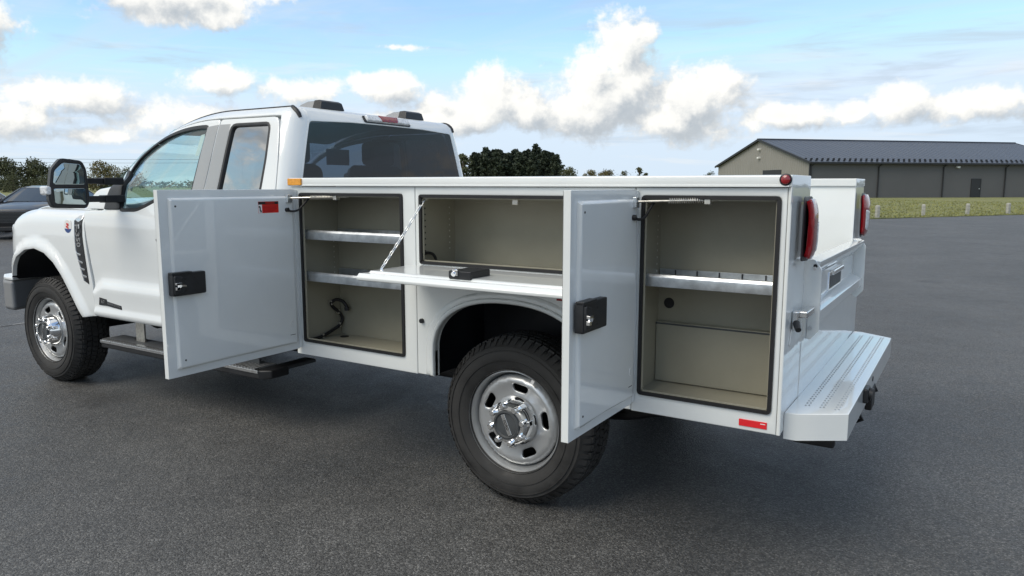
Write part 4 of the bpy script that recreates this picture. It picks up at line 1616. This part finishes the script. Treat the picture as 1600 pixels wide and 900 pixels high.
# wheel arch flare: a raised double band
oa = archpts(.478, .70, 1.020)
oa = [(-.478, .574)] + [p for p in oa if p[1] > .6] + [(.478, .574)]
ia = [(.421, .574)] + [p for p in archpts(.421, .70, .969)[::-1] if p[1] > .6] + [(-.421, .574)]
fl_ = panel('arch_flare', 'body', truck, oa + ia, XZ(0), thick=.03, cell=.1, hem=.012, drop=.009, lift=.012, sub=.04)
ob = archpts(.445, .70, .993)
ob = [(-.445, .574)] + [p for p in ob if p[1] > .6] + [(.445, .574)]
panel('flare_lip', 'body', fl_, ob + ia, XZ(0), thick=.05, cell=.1, hem=.006, drop=.006, lift=.020, sub=.04)
# wheel well
mb = MB()
WA = [(-.47, .56), (-.47, .86), (-.38, 1.0), (-.2, 1.06), (.2, 1.06), (.38, 1.0), (.47, .86), (.47, .56)]
vs = []
for a, b in WA:
    vs += [(a, .012, b), (a, .50, b)]
mb.add(vs, [(2 * i, 2 * i + 1, 2 * i + 3, 2 * i + 2) for i in range(len(WA) - 1)])
mb.add([(a, .50, b) for a, b in WA], [tuple(range(len(WA)))])
mb.build('wheel_well', 'liner', truck)
# compartments: five-sided liners with thickness


def liner(name, x0, x1, z0, z1, y1):
    mb = MB()
    t_ = .004
    mb.box(x0 - t_, x0, .014, y1, z0, z1).box(x1, x1 + t_, .014, y1, z0, z1)
    mb.box(x0 - t_, x1 + t_, y1, y1 + t_, z0, z1)
    mb.box(x0 - t_, x1 + t_, .014, y1 + t_, z0 - t_, z0).box(x0 - t_, x1 + t_, .014, y1 + t_, z1, z1 + t_)
    return mb.build(name, 'taupe', truck)


l1 = liner('compartment_liner', -1.374, -.597, .632, 1.476, .318)
l2 = liner('compartment_liner', -.530, .590, 1.108, 1.476, .318)
l3 = liner('compartment_liner', .597, 1.192, .632, 1.476, .318)
MB().box(.598, 1.1915, .285, .316, .634, .905).build('lower_step', 'taupe', l3, .006)
MB().box(.598, 1.1915, .2835, .2855, .893, .900).build('step_shadow_line', 'grey_plastic', l3)  # dark strip standing in for the shadow line under the ledge
MB().lathe([(0, -.003), (.022, -.003), (.024, 0)], 'y', 24, (.645, .3175, .985)).build('wire_grommet', 'black', l3)
MB().box(1.14, 1.175, .10, .125, 1.025, 1.031).build('steel_tab', 'zinc', l3, .002)
MB().lathe([(0, .003), (.022, .003), (.026, 0)], 'z', 20, (.69, .07, .634)).build('drain_plug', 'black', l3)
MB().lathe([(0, .003), (.022, .003), (.026, 0)], 'z', 20, (-1.28, .25, .634)).build('drain_plug', 'black', l1)
# rows of punched shelf holes
for l, xs, ys, z0, n_, side in ((l1, -1.3735, (.06, .28), 1.0, 9, 1), (l2, -.5295, (.07, .27), 1.18, 8, 1), (l3, .5975, (.06, .28), 1.13, 9, 1)):
    for yy in ys:
        mb = MB()
        for k in range(n_):
            zc = z0 + k * .03
            mb.lathe([(0, .0012), (.0042, .0012), (.0048, 0)], 'x', 8, (xs, yy, zc))
        tag(mb.build('shelf_holes', 'rubber' if yy < .1 else 'zinc', l), kind='stuff')
# rubber seals round the openings
for name, o_ in (('door_seal', FO), ('door_seal', MO), ('door_seal', RO)):
    q = o_ if area2(o_) > 0 else o_[::-1]
    path = [(a, .002, b) for a, b in densify(offset(q, .007), .2)]
    MB().strip(path, .014, .010).build('door_seal', 'rubber', truck, .003)
# inner lip strips seen beyond the seals
for q in (FO, MO, RO):
    q = q if area2(q) > 0 else q[::-1]
    MB().strip([(a, .012, b) for a, b in densify(offset(q, .016), .2)], .006, .006).build('opening_lip', 'taupe', truck)

# shelves


def shelf(x0, x1, z, y0=.035, y1=.312, lip=.046, div=False):
    mb = MB().box(x0, x1, y0, y1, z - .004, z)
    sh = mb.build('shelf', 'galv', truck, .001)
    fx1 = x1 - (.022 if div else 0)
    MB().prism(rpoly([(y0 - .004, z - .006), (y0 - .004, z + lip - .012), (y0 + .004, z + lip), (y0 + .016, z + lip), (y0 + .016, z + lip - .006), (y0 + .004, z - .006)], .002, 2), lambda a, b: (x0, a, b), lambda a, b: (fx1, a, b)).build('shelf_lip', 'galv', sh, .001)
    MB().box(x0 + .002, x1 - .002, y1 - .003, y1, z, z + lip - .006).build('shelf_back', 'galv', sh, .001)
    if div:
        n_ = 6
        for k in range(1, n_):
            xx = x0 + (x1 - x0) * k / n_ - .02
            MB().box(xx - .0015, xx + .0015, y1 - .012, y1 - .003, z + .004, z + lip - .008).build('divider_slot', 'ink', sh)
        MB().box(fx1, fx1 + .002, y0, y0 + .02, z - .004, z + lip - .004).build('lip_end', 'ink', sh)
    return sh


shelf(-1.371, -.600, 1.214)
shelf(-1.371, -.600, .984)
shelf(.599, 1.176, 1.098, y0=.05, div=True)

# hoses
HS = [(-1.355, .060, .636), (-1.355, .154, .645), (-1.355, .225, .664), (-1.350, .285, .690), (-1.345, .302, .729), (-1.350, .278, .769), (-1.352, .237, .802), (-1.350, .222, .828), (-1.335, .245, .845), (-1.315, .270, .838), (-1.298, .283, .815), (-1.290, .285, .795)]


def smooth_path(p, n=6):
    P = [Vector(q) for q in p]
    out = []
    for i in range(len(P) - 1):
        a, b, c, d = P[max(0, i - 1)], P[i], P[i + 1], P[min(len(P) - 1, i + 2)]
        for k in range(n):
            q = k / n
            out.append(0.5 * ((2 * b) + (c - a) * q + (2 * a - 5 * b + 4 * c - d) * q * q + (3 * b - a - 3 * c + d) * q ** 3))
    out.append(P[-1])
    return out


ho = MB().tube(smooth_path(HS), .0095, 10).build('wire_conduit', 'rubber', truck)
MB().tube([(-1.291, .285, .800), (-1.289, .2855, .780)], .015, 12).build('conduit_end', 'black', ho)
for k in (1, 3, 5, 7):
    p = HS[k]
    MB().box(p[0] - .016, p[0] + .008, p[1] - .006, p[1] + .006, p[2] - .012, p[2] + .014).build('cable_clip', 'zinc', ho, .002)
MB().tube(smooth_path([(-.515, .016, 1.112), (-.517, .022, 1.150), (-.515, .05, 1.170), (-.505, .09, 1.166), (-.498, .11, 1.140), (-.498, .112, 1.112)]), .0075, 8).build('wire_conduit', 'rubber', truck)
MB().box(.0, .03, .03, .045, 1.415, 1.462).build('striker_hook', 'zinc', truck, .004)

# side lights, labels, reflector
MB().box(X0 - .002, -1.296, -.0235, -.012, ZT - .040, ZT - .003).build('amber_marker', 'amber', tr_, .004)
MB().lathe([(0, -.016), (.008, -.0155), (.015, -.012), (.018, -.006), (.0185, 0)], 'y', 24, (1.186, -.012, ZT - .017)).build('red_marker', 'red_lens', tr_)
MB().lathe([(.018, -.008), (.022, -.006), (.022, 0)], 'y', 24, (1.186, -.012, ZT - .017)).build('marker_ring', 'black', tr_)
rr = MB().box(1.055, 1.160, -.0035, .001, .585, .612).build('reflector', 'reflector', sp3, .001)
MB().box(1.136, 1.154, -.0040, -.0033, .6025, .6055).build('print_line', 'white_print', rr)
rt = MB().box(.250, .326, -.0025, .001, 1.005, 1.035).build('red_label', 'dark_red', sp2)
text_mesh('label_text', 'C', .022, 'white_print', rt, (.274, -.003, 1.020), (1, 0, 0), (0, 0, 1), .0003)
MB().lathe([(0, -.014), (.010, -.014), (.0115, -.012), (.0115, 0)], 'y', 20, (-.500, 0, .842)).build('rubber_plug', 'black', sp2)

# compartment doors: hinged at 90 degrees, inner face towards the rear (+x)


def swing_door(hx, length, z0, z1, latch):
    """door standing square to the body; hx is the plane of its inner edge flange"""
    y1, y0 = -.022, -.022 - length
    sk = MB().box(hx - .030, hx - .026, y0, y1, z0, z1)
    sk.box(hx - .030, hx, y0, y0 + .004, z0, z1).box(hx - .026, hx, y1 - .004, y1, z0, z1).box(hx - .026, hx, y0 + .004, y1 - .004, z0, z0 + .004).box(hx - .026, hx, y0 + .004, y1 - .004, z1 - .004, z1)
    d_ = sk.build('compartment_door', 'body', truck, .0015)
    q = rect(y0 + .001, y1 - .001, z0 + .001, z1 - .001)
    panel('door_flange', 'body', d_, q, lambda a, b: (hx, a, b), thick=.006, cell=.3, hem=.003, drop=.002)
    pan = rect(y0 + .046, y1 - .018, z0 + .036, z1 - .036, .004)
    panel('door_pan', 'body', d_, pan, lambda a, b: (hx, a, b), thick=.016, cell=.3, hem=.014, drop=.0145, lift=.0155)
    # piano hinge
    MB().tube([(hx - .012, -.014, z0 + .01), (hx - .012, -.014, z1 - .01)], .007, 10).build('hinge', 'body', d_)
    MB().box(hx - .004, hx + .003, -.022, -.004, z0 + .005, z1 - .005).build('hinge_leaf', 'body', d_, .001)
    ly0, ly1, lz0, lz1 = latch
    lx = hx + .0155
    lt = MB().prism(rpoly([(ly0, lz0), (ly1, lz0), (ly1, lz1), (ly0, lz1)], .008, 3), lambda a, b: (lx - .01, a, b), lambda a, b: (lx + .026, a, b)).build('latch', 'black', d_, .004)
    MB().box(lx - .002, lx + .030, ly0 - .004, ly0 + .10, lz1 - .004, lz1 + .005).build('latch_flange', 'black', lt, .002)
    MB().prism(rpoly([(ly0 + .004, lz0 + .008), (ly0 + .05, lz0 + .018), (ly0 + .05, lz1 - .018), (ly0 + .004, lz1 - .008)], .008, 3), lambda a, b: (lx + .02, a, b), lambda a, b: (lx + .036, a, b)).build('latch_boss', 'black', lt, .004)
    zc = (lz0 + lz1) / 2 - .004
    c = MB().tube([(lx + .030, ly0 + .026, zc), (lx + .046, ly0 + .022, zc + .002)], [.014, .010], 12)
    c.box(lx + .036, lx + .050, ly0 + .004, ly0 + .03, zc + .006, zc + .016).box(lx + .034, lx + .047, ly0 + .006, ly0 + .022, zc - .018, zc - .004)
    c.tube([(lx + .04, ly0 + .03, zc), (lx + .032, ly0 + .062, zc - .004)], .006, 8)
    c.build('latch_bolt', 'chrome', lt, .001)
    for (a, b) in ((.068, .028), (.068, -.026), (.115, .030), (.115, -.030)):
        if ly0 + a < ly1 - .01:
            MB().lathe([(0, .0015), (.0042, .0015), (.005, 0)], 'x', 10, (lx + .0255, ly0 + a, zc + b)).build('latch_screw', 'ink', lt)
    for (yy, zz) in ((y0 + .075, z1 - .075), (y0 + .082, z0 + .078)):
        MB().lathe([(0, .0016), (.0040, .0016), (.005, 0)], 'x', 10, (hx + .0152, yy, zz)).build('drain_hole', 'ink', d_)
    # little stamp marks near the hinge
    MB().box(hx + .0150, hx + .0166, y1 - .075, y1 - .040, z0 + .088, z0 + .0905).build('stamp_mark', 'ink', d_)
    MB().tube([(hx + .016, y1 - .058 + .013 * math.cos(a), z0 + .150 + .016 * math.sin(a)) for a in np.linspace(R(60), R(270), 9)], .0014, 5).build('paper_ring', 'white_print', d_)
    # hold-open rod with spring
    br = MB().box(hx + .012, hx + .030, y1 - .072, y1 - .038, z1 - .070, z1 - .028).build('rod_bracket', 'galv', d_, .003)
    a0, a1 = Vector((hx + .022, y1 - .055, z1 - .046)), Vector((hx + .345, .035, z1 - .038))
    rod = MB().tube([a0, a0.lerp(a1, .2), a0.lerp(a1, .6), a1], .0042, 8).build('stay_rod', 'zinc', d_)
    sp = []
    e1 = (a1 - a0).normalized()
    e2 = e1.cross(Vector((0, 0, 1))).normalized()
    e3 = e1.cross(e2)
    for k in range(17 * 10 + 1):
        q = .36 + .42 * k / 170
        an = 2 * PI * k / 10
        sp.append(a0.lerp(a1, q) + e2 * .0095 * math.cos(an) + e3 * .0095 * math.sin(an))
    MB().tube(sp, .0022, 5).build('stay_spring', 'zinc', d_)
    p = a0.lerp(a1, .80)
    MB().box(p.x - .012, p.x + .012, p.y - .016, p.y + .016, p.z - .016, p.z + .016).build('stay_clip', 'zinc', d_, .003)
    # black cable to the door light
    cb_ = MB().tube(smooth_path([(hx + .020, y1 - .066, z1 - .108), (hx + .030, y1 - .045, z1 - .116), (hx + .040, y1 - .01, z1 - .110), (hx + .045, .004, z1 - .08), (hx + .055, .03, z1 - .05)]), .0055, 8)
    cb_.build('door_cable', 'rubber', d_)
    MB().tube([(hx + .012, y1 - .070, z1 - .108), (hx + .028, y1 - .066, z1 - .108)], .011, 12).build('cable_plug', 'rubber', d_)
    return d_, lx, y0, y1


dF, lx, y0, y1 = swing_door(-1.352, .790, .606, 1.4805, (-.790, -.617, .995, 1.100))
wl = MB().box(-1.3380, -1.3357, -.274, -.144, 1.360, 1.419).build('warning_label', 'red_label', dF)
MB().box(-1.3358, -1.3350, -.273, -.145, 1.404, 1.4175).build('label_band', 'ink', wl)
text_mesh('label_text', 'WARNING', .0125, 'red_label', wl, (-1.3348, -.200, 1.4105), (0, 1, 0), (0, 0, 1), .0002, bold=.0003)
MB().box(-1.3358, -1.3350, -.2735, -.251, 1.361, 1.403).build('label_picture', 'white_print', wl)
MB().box(-1.3351, -1.3346, -.266, -.260, 1.370, 1.392).box(-1.3351, -1.3346, -.272, -.262, 1.388, 1.396).box(-1.3351, -1.3346, -.262, -.254, 1.364, 1.374).build('pictogram', 'ink', wl)
for k, zz in enumerate((1.395, 1.388, 1.381, 1.374, 1.367)):        # rows of print too small to read
    MB().box(-1.3360, -1.3352, -.246, -.246 + (.096, .088, .092, .080, .066)[k], zz - .0012, zz + .0012).build('print_line', 'dark_red', wl)
dR, lx, y0, y1 = swing_door(.619, .566, .606, 1.4860, (-.566, -.372, .995, 1.103))

# drop-down door of the middle compartment: a shelf at 90 degrees
fdz = 1.119
DD = MB().box(-.553, .603, -.370, -.012, fdz - .034, fdz - .010)
DD = DD.build('drop_door', 'body', truck, .004)
panel('door_flange', 'body', DD, rect(-.556, .604, -.376, -.008), lambda a, b: (a, b, fdz - .008), thick=.006, cell=.3, hem=.003, drop=.002)
panel('door_pan', 'body', DD, rect(-.535, .585, -.335, -.020, .004), lambda a, b: (a, b, fdz - .008), thick=.010, cell=.3, hem=.010, drop=.0085, lift=.009)
MB().prism(rpoly([(-.390, fdz - .036), (-.376, fdz - .040), (-.366, fdz - .010), (-.374, fdz - .006), (-.392, fdz - .024)], .003, 2), lambda a, b: (-.556, a, b), lambda a, b: (.604, a, b)).build('door_edge', 'body', DD, .001)
MB().tube([(-.55, -.008, fdz - .014), (.60, -.008, fdz - .014)], .007, 8).build('hinge', 'body', DD)
lt = MB().prism(rpoly([(-.085, -.338), (.030, -.338), (.030, -.190), (-.085, -.190)], .008, 3), lambda a, b: (a, b, fdz - .004), lambda a, b: (a, b, fdz + .030)).build('latch', 'black', DD, .004)
MB().tube([(-.050, -.352, fdz + .016), (-.050, -.325, fdz + .030)], .011, 10).box(-.058, -.030, -.348, -.322, fdz + .012, fdz + .036).build('latch_bolt', 'chrome', lt, .002)
# chain
c0, c1 = Vector((-.520, -.262, fdz + .008)), Vector((-.488, .022, 1.442))
mb = MB()
NL = 17
sag = lambda q: -.006 * math.sin(PI * q)
for k in range(NL):
    qa, qb = (k - .12) / NL, (k + 1.12) / NL
    pa, pb = c0.lerp(c1, qa) + Vector((0, 0, sag(qa))), c0.lerp(c1, qb) + Vector((0, 0, sag(qb)))
    e1 = (pb - pa).normalized()
    e2 = e1.cross(Vector((1, 0, 0) if k % 2 else (0, .3, 1))).normalized()
    e2 = e1.cross(e2) if k % 2 else e2
    hl, hwid = (pb - pa).length / 2, .0068
    cc = (pa + pb) / 2
    pts = []
    for i in range(12):
        a = 2 * PI * i / 12
        ca, sa = math.cos(a), math.sin(a)
        pts.append(cc + e1 * (hl - hwid) * (1 if ca > 0 else -1) + e1 * hwid * ca + e2 * hwid * sa)
    mb.tube(pts, .0026, 6, closed=True)
ch = mb.build('chain', 'galv', DD)
tag(ch, kind='stuff')
MB().lathe([(0, .009), (.008, .008), (.010, .002), (.010, 0)], 'z', 14, (c0.x, c0.y, fdz - .001)).build('chain_stud', 'chrome', DD)
MB().box(c1.x - .012, c1.x + .010, c1.y - .004, c1.y + .014, c1.z - .012, c1.z + .020).build('chain_bracket', 'zinc', truck, .002)

# ---- tail: lamps, tailgate, bumper
for s in (0, 1):
    yc = .185 if s == 0 else 1.815
    out = rpoly([(yc - .092, 1.222), (yc + .060, 1.212), (yc + .092, 1.245), (yc + .100, 1.430), (yc + .085, 1.462), (yc - .085, 1.462)] if s == 0 else [(yc + .092, 1.222), (yc - .060, 1.212), (yc - .092, 1.245), (yc - .100, 1.430), (yc - .085, 1.462), (yc + .085, 1.462)], .022, 4)
    tl = panel('tail_light', 'black', truck, out, lambda a, b: (X1 + .003, a, b), thick=.003, cell=.05, hem=.004, drop=.003, lift=.022)
    sg_ = 1 if s == 0 else -1
    o2 = rpoly([(yc - sg_ * .052, 1.226), (yc + sg_ * .056, 1.220), (yc + sg_ * .084, 1.248), (yc + sg_ * .091, 1.428), (yc + sg_ * .078, 1.454), (yc - sg_ * .046, 1.454)], .018, 4)

    def bulge(a, b, yc=yc):
        return (X1 + .024 + .034 * max(0, 1 - abs((a - yc) / .105) ** 2.6) * max(0, 1 - abs((b - 1.337) / .135) ** 4), a, b)
    panel('lens', 'red_lens', tl, o2, bulge, thick=.02, cell=.02, hem=.003, drop=.003, lift=.002)
    sgn = 1 if s == 0 else -1
    o3 = rpoly([(yc + sgn * .015, 1.250), (yc + sgn * .066, 1.262), (yc + sgn * .072, 1.372), (yc + sgn * .02, 1.362)], .012, 3)
    panel('reverse_lens', 'clear_lens', tl, o3, bulge, thick=.012, cell=.02, hem=.003, drop=.003, lift=.004)
# bed sill below the tailgate
MB().box(X1 - .030, X1 + .003, DP - .02, 2 - DP + .02, .560, .925).build('bed_sill', 'body', truck, .003)
tgm = MB()
tgm.box(1.200, 1.214, .325, 1.675, .925, 1.195)
tg = tgm.build('tailgate', 'body', truck, .002)
# upper rail (sloping face), lower ledge
MB().prism([(1.200, 1.205), (1.222, 1.209), (1.264, 1.203), (1.262, 1.186), (1.216, 1.128), (1.200, 1.128)], lambda a, b: (a, .322, b), lambda a, b: (a, 1.678, b)).build('top_channel', 'body', tg, .002)
MB().prism([(1.200, 1.022), (1.212, 1.022), (1.262, .995), (1.262, .953), (1.252, .950), (1.238, .940), (1.200, .930)], lambda a, b: (a, .322, b), lambda a, b: (a, 1.678, b)).build('bottom_channel', 'body', tg, .002)
for yy in (.310, 1.678):
    MB().prism(rpoly([(1.196, .905), (1.240, .885), (1.274, .925), (1.272, 1.172), (1.245, 1.212), (1.196, 1.212)], .006, 2), lambda a, b: (a, yy, b), lambda a, b: (a, yy + .012, b)).build('end_plate', 'body', tg, .002)
MB().tube([(1.248, .3085, 1.186), (1.248, .318, 1.186)], .008, 12).build('pivot_pin', 'rubber', tg)
MB().tube([(1.247, .306, 1.177), (1.247, .318, 1.177)], .007, 12).build('pivot_bolt', 'chrome_dull', tg)
MB().tube([(1.240, .303, .935), (1.240, .316, .935)], .009, 12).build('plate_bolt', 'galv', tg)
hnd = MB().box(1.212, 1.219, .86, 1.22, 1.018, 1.105).build('gate_handle', 'chrome', tg, .004)
MB().box(1.217, 1.2205, .885, 1.195, 1.026, 1.085).build('handle_recess', 'grey_plastic', hnd, .002)
MB().prism(rpoly([(1.219, 1.086), (1.236, 1.090), (1.236, 1.112), (1.217, 1.115)], .004, 2), lambda a, b: (a, .90, b), lambda a, b: (a, 1.18, b)).build('handle_lever', 'chrome', hnd, .003)
# side latch of the tailgate
lk = MB().box(1.208, 1.232, .105, .165, .955, 1.030).build('gate_latch', 'chrome_dull', truck, .006)
MB().box(1.226, 1.262, .125, .285, 1.000, 1.030).build('latch_lever', 'chrome_dull', lk, .007)
MB().tube([(1.225, .11, .985), (1.240, .075, .965)], [.014, .011], 10).build('latch_pin', 'black', lk)
MB().tube([(1.236, .25, 1.0), (1.236, .258, .93), (1.234, .26, .90)], .003, 6).build('latch_rod', 'galv', lk)
MB().prism(rpoly([(.075, .90), (.30, .87), (.30, .96), (.10, .96)], .01, 2), lambda a, b: (1.2075, a, b), lambda a, b: (1.212, a, b)).build('latch_plate', 'body', lk, .001)
# bumper
BO = [(1.208, .064), (1.255, .064), (1.420, .168), (1.420, 1.832), (1.255, 1.936), (1.208, 1.936)]
bmp = panel('rear_bumper', 'body', truck, BO, lambda a, b: (a, b, .645), thick=.105, cell=.12, hem=.004, drop=.003)
punch = None
for i, xx in enumerate((1.266, 1.320, 1.374)):
    mb = MB()
    n_ = 46
    for k in range(n_):
        yy = .20 + 1.60 * k / (n_ - 1)
        if xx < 1.40 - 0 and yy > .064 + max(0, (xx - 1.255)) * .63 + .02:
            for dx in (-.006, .006):
                cx_, cy_ = xx + dx, yy + (.008 if dx > 0 else 0)
                mb.add([(cx_ - .004, cy_ - .006, .6452), (cx_ + .004, cy_ - .006, .6452), (cx_ + .004, cy_ + .006, .6452), (cx_ - .004, cy_ + .006, .6452), (cx_ - .002, cy_, .6482), (cx_ + .002, cy_, .6482)],
                       [(0, 1, 5, 4), (1, 2, 5), (2, 3, 4, 5), (3, 0, 4)], False)
                mb.add([(cx_ - .003, cy_ + .006, .6454), (cx_ + .003, cy_ + .006, .6454), (cx_ + .003, cy_ + .011, .6454), (cx_ - .003, cy_ + .011, .6454)], [(0, 1, 2, 3)], False)
    tag(mb.build('grip_punches', 'galv', bmp), kind='stuff')
cn = MB().box(1.418, 1.440, .60, .69, .575, .640).build('trailer_socket', 'black', bmp, .008)
MB().tube([(1.436, .645, .612), (1.452, .645, .608)], .028, 14).build('socket_cover', 'black', cn)
MB().tube([(1.419, .955, .605), (1.4225, .955, .605)], .012, 12).build('bumper_hole', 'ink', bmp)
hit = MB().box(1.15, 1.415, .95, 1.05, .470, .545).build('hitch_receiver', 'chassis', truck, .006)
MB().box(1.395, 1.425, .935, 1.065, .455, .560).build('receiver_collar', 'chassis', hit, .006)
MB().box(1.20, 1.245, .35, 1.65, .44, .54).build('hitch_beam', 'chassis', truck, .008)
MB().box(1.20, 1.36, .29, .33, .455, .545).build('hitch_plate', 'chassis', truck, .01)
MB().box(1.20, 1.36, 1.67, 1.71, .455, .545).build('hitch_plate', 'chassis', truck, .01)
for (yy) in (.72, 1.28):
    MB().tube([(1.30, yy, .535), (1.39, yy, .51), (1.41, yy, .47), (1.37, yy, .45)], .010, 8).build('chain_loop', 'chassis', truck)
for ch_ in list(truck.children):
    ch_.matrix_parent_inverse = Matrix.Translation(-ORG)

# ================================================================== parked cars behind
M['car_black'] = material('black_car_paint', (0.010, 0.011, 0.013), 0.3, coat=0.5)
M['car_silver'] = material('silver_car_paint', (0.42, 0.44, 0.46), 0.3, metal=0.5, coat=1.0)
M['car_glass'] = material('car_window_glass', (0.02, 0.026, 0.032), 0.03, coat=0.3, spec=0.4)


def make_car(name, paint, label, loc, heading):
    """saloon-shaped car; local -y is its front"""
    root = empty(name, (*loc, 0), heading)
    sec = [(-2.30, .38, .62, .66), (-2.22, .22, .80, .80), (-1.9, .20, .90, .90), (-1.0, .19, 1.0, .94), (-.6, .19, 1.03, .95), (1.2, .19, 1.03, .95), (2.0, .21, 1.05, .92), (2.30, .32, 1.0, .82), (2.34, .40, .9, .74)]
    vs, fs = [], []
    for (y, z0, z1, w) in sec:
        ring_ = [(-w * .9, z0), (-w, z0 + .12), (-w * 1.0, (z0 + z1) / 2), (-w * .97, z1 - .09), (-w * .86, z1 - .01), (-w * .4, z1 + .025), (w * .4, z1 + .025), (w * .86, z1 - .01), (w * .97, z1 - .09), (w, (z0 + z1) / 2), (w, z0 + .12), (w * .9, z0)]
        vs += [(a, y, b) for a, b in ring_]
    k = 12
    for i in range(len(sec) - 1):
        for j in range(k):
            fs.append((i * k + j, i * k + (j + 1) % k, (i + 1) * k + (j + 1) % k, (i + 1) * k + j))
    fs += [tuple(range(k)), tuple((len(sec) - 1) * k + j for j in range(k - 1, -1, -1))]
    MB().add(vs, fs).build('car_body', paint, root, .02)
    # greenhouse
    gsec = [(-.95, .80, 1.00, .80, 1.0), (-.15, .72, 1.40, .62, 1.0), (.3, .72, 1.47, .60, 1.0), (1.1, .72, 1.45, .58, 1.0), (1.9, .74, 1.05, .66, 1.0)]
    rf_ = MB()
    vs, fs = [], []
    pts = [(-.12, 1.41, .66), (.3, 1.475, .64), (1.15, 1.45, .62), (1.45, 1.36, .62)]
    for (y, z, w) in pts:
        vs += [(-w, y, z - .05), (-w * .8, y, z), (w * .8, y, z), (w, y, z - .05)]
    for i in range(3):
        for j in range(3):
            fs.append((i * 4 + j, i * 4 + j + 1, i * 4 + j + 5, i * 4 + j + 4))
    rf_.add(vs, fs).build('roof', paint, root)
    MB().add([(-.78, -.98, 1.02), (.78, -.98, 1.02), (.62, -.12, 1.395), (-.62, -.12, 1.395), (-.4, -1.04, 1.03), (.4, -1.04, 1.03), (.32, -.15, 1.405), (-.32, -.15, 1.405)], [(0, 4, 7, 3), (4, 5, 6, 7), (5, 1, 2, 6)]).build('windscreen', 'car_glass', root)
    MB().add([(-.70, 2.0, 1.05), (.70, 2.0, 1.05), (.60, 1.42, 1.35), (-.60, 1.42, 1.35)], [(1, 0, 3, 2)]).build('rear_window', 'car_glass', root)
    for s in (-1, 1):
        MB().add([(s * .88, -.90, 1.02), (s * .65, -.10, 1.36), (s * .63, 1.15, 1.40), (s * .66, 1.5, 1.30), (s * .86, 1.85, 1.03)], [(0, 1, 2, 3, 4)]).build('side_window', 'car_glass', root)
        MB().tube([(s * .86, -1.0, 1.00), (s * .655, -.12, 1.375), (s * .645, .3, 1.42), (s * .63, 1.15, 1.40), (s * .64, 1.46, 1.32), (s * .80, 2.02, 1.03)], .035, 8).build('roof_pillar', paint, root)
        mi = MB().box(s * .98 - .11, s * .98 + .11, -.80, -.68, .98, 1.12).build('side_mirror', paint, root, .03)
        hl = MB().prism(rpoly([(s * .52, .66), (s * .86, .70), (s * .84, .80), (s * .55, .755)], .02, 2), lambda a, b: (a, -2.24 + abs(a) * .06, b), lambda a, b: (a, -2.0, b)).build('headlight', 'clear_lens', root, .008)
        for yy in (-1.42, 1.42):
            w = MB().lathe([(.20, .02), (.30, 0), (.335, .03), (.335, .20), (.30, .22), (.2, .2)], 'x', 28, (s * .95 - .11 - s * .0, yy, .335)).build('wheel', 'tyre', root)
            MB().lathe([(0, .10 + s * .08), (.15, .10 + s * .09), (.205, .10 + s * .10), (.21, .10)], 'x', 20, (s * .95 - .11, yy, .335)).build('rim', 'chrome_dull', w)
    g = MB().prism(rpoly([(-.50, .44), (.50, .44), (.56, .70), (.42, .765), (-.42, .765), (-.56, .70)], .04, 3), lambda a, b: (a, -2.32, b), lambda a, b: (a, -2.1, b)).build('grille', 'black', root, .01)
    for i in range(7):
        MB().box(-.48, .48, -2.335, -2.315, .475 + i * .040, .487 + i * .040).build('grille_bar', 'grey_plastic', g)
    MB().box(-.60, .60, -2.33, -2.12, .24, .36).build('lower_intake', 'black', root, .02)
    return tag(root, label, 'car')


gx_, gy_ = on_ground(14, 20.2)
wx_, wy_ = on_ground(52, 21.6)
hd_ = Vector((gx_ - wx_, gy_ - wy_)).normalized()
head = math.atan2(hd_.y, hd_.x) + PI / 2
ctr = Vector((gx_, gy_)) - hd_ * 2.25
make_car('parked_car', 'car_black', 'black car facing the lot beyond the front fender of the truck', (ctr.x, ctr.y), head)
sd = Vector((hd_.y, -hd_.x))
c2 = ctr + sd * 2.75 * (1 if sd.dot(Vector((RGT.x, RGT.y))) < 0 else -1)
make_car('parked_car', 'car_silver', 'pale silver car parked alongside the black car', (c2.x, c2.y), head)
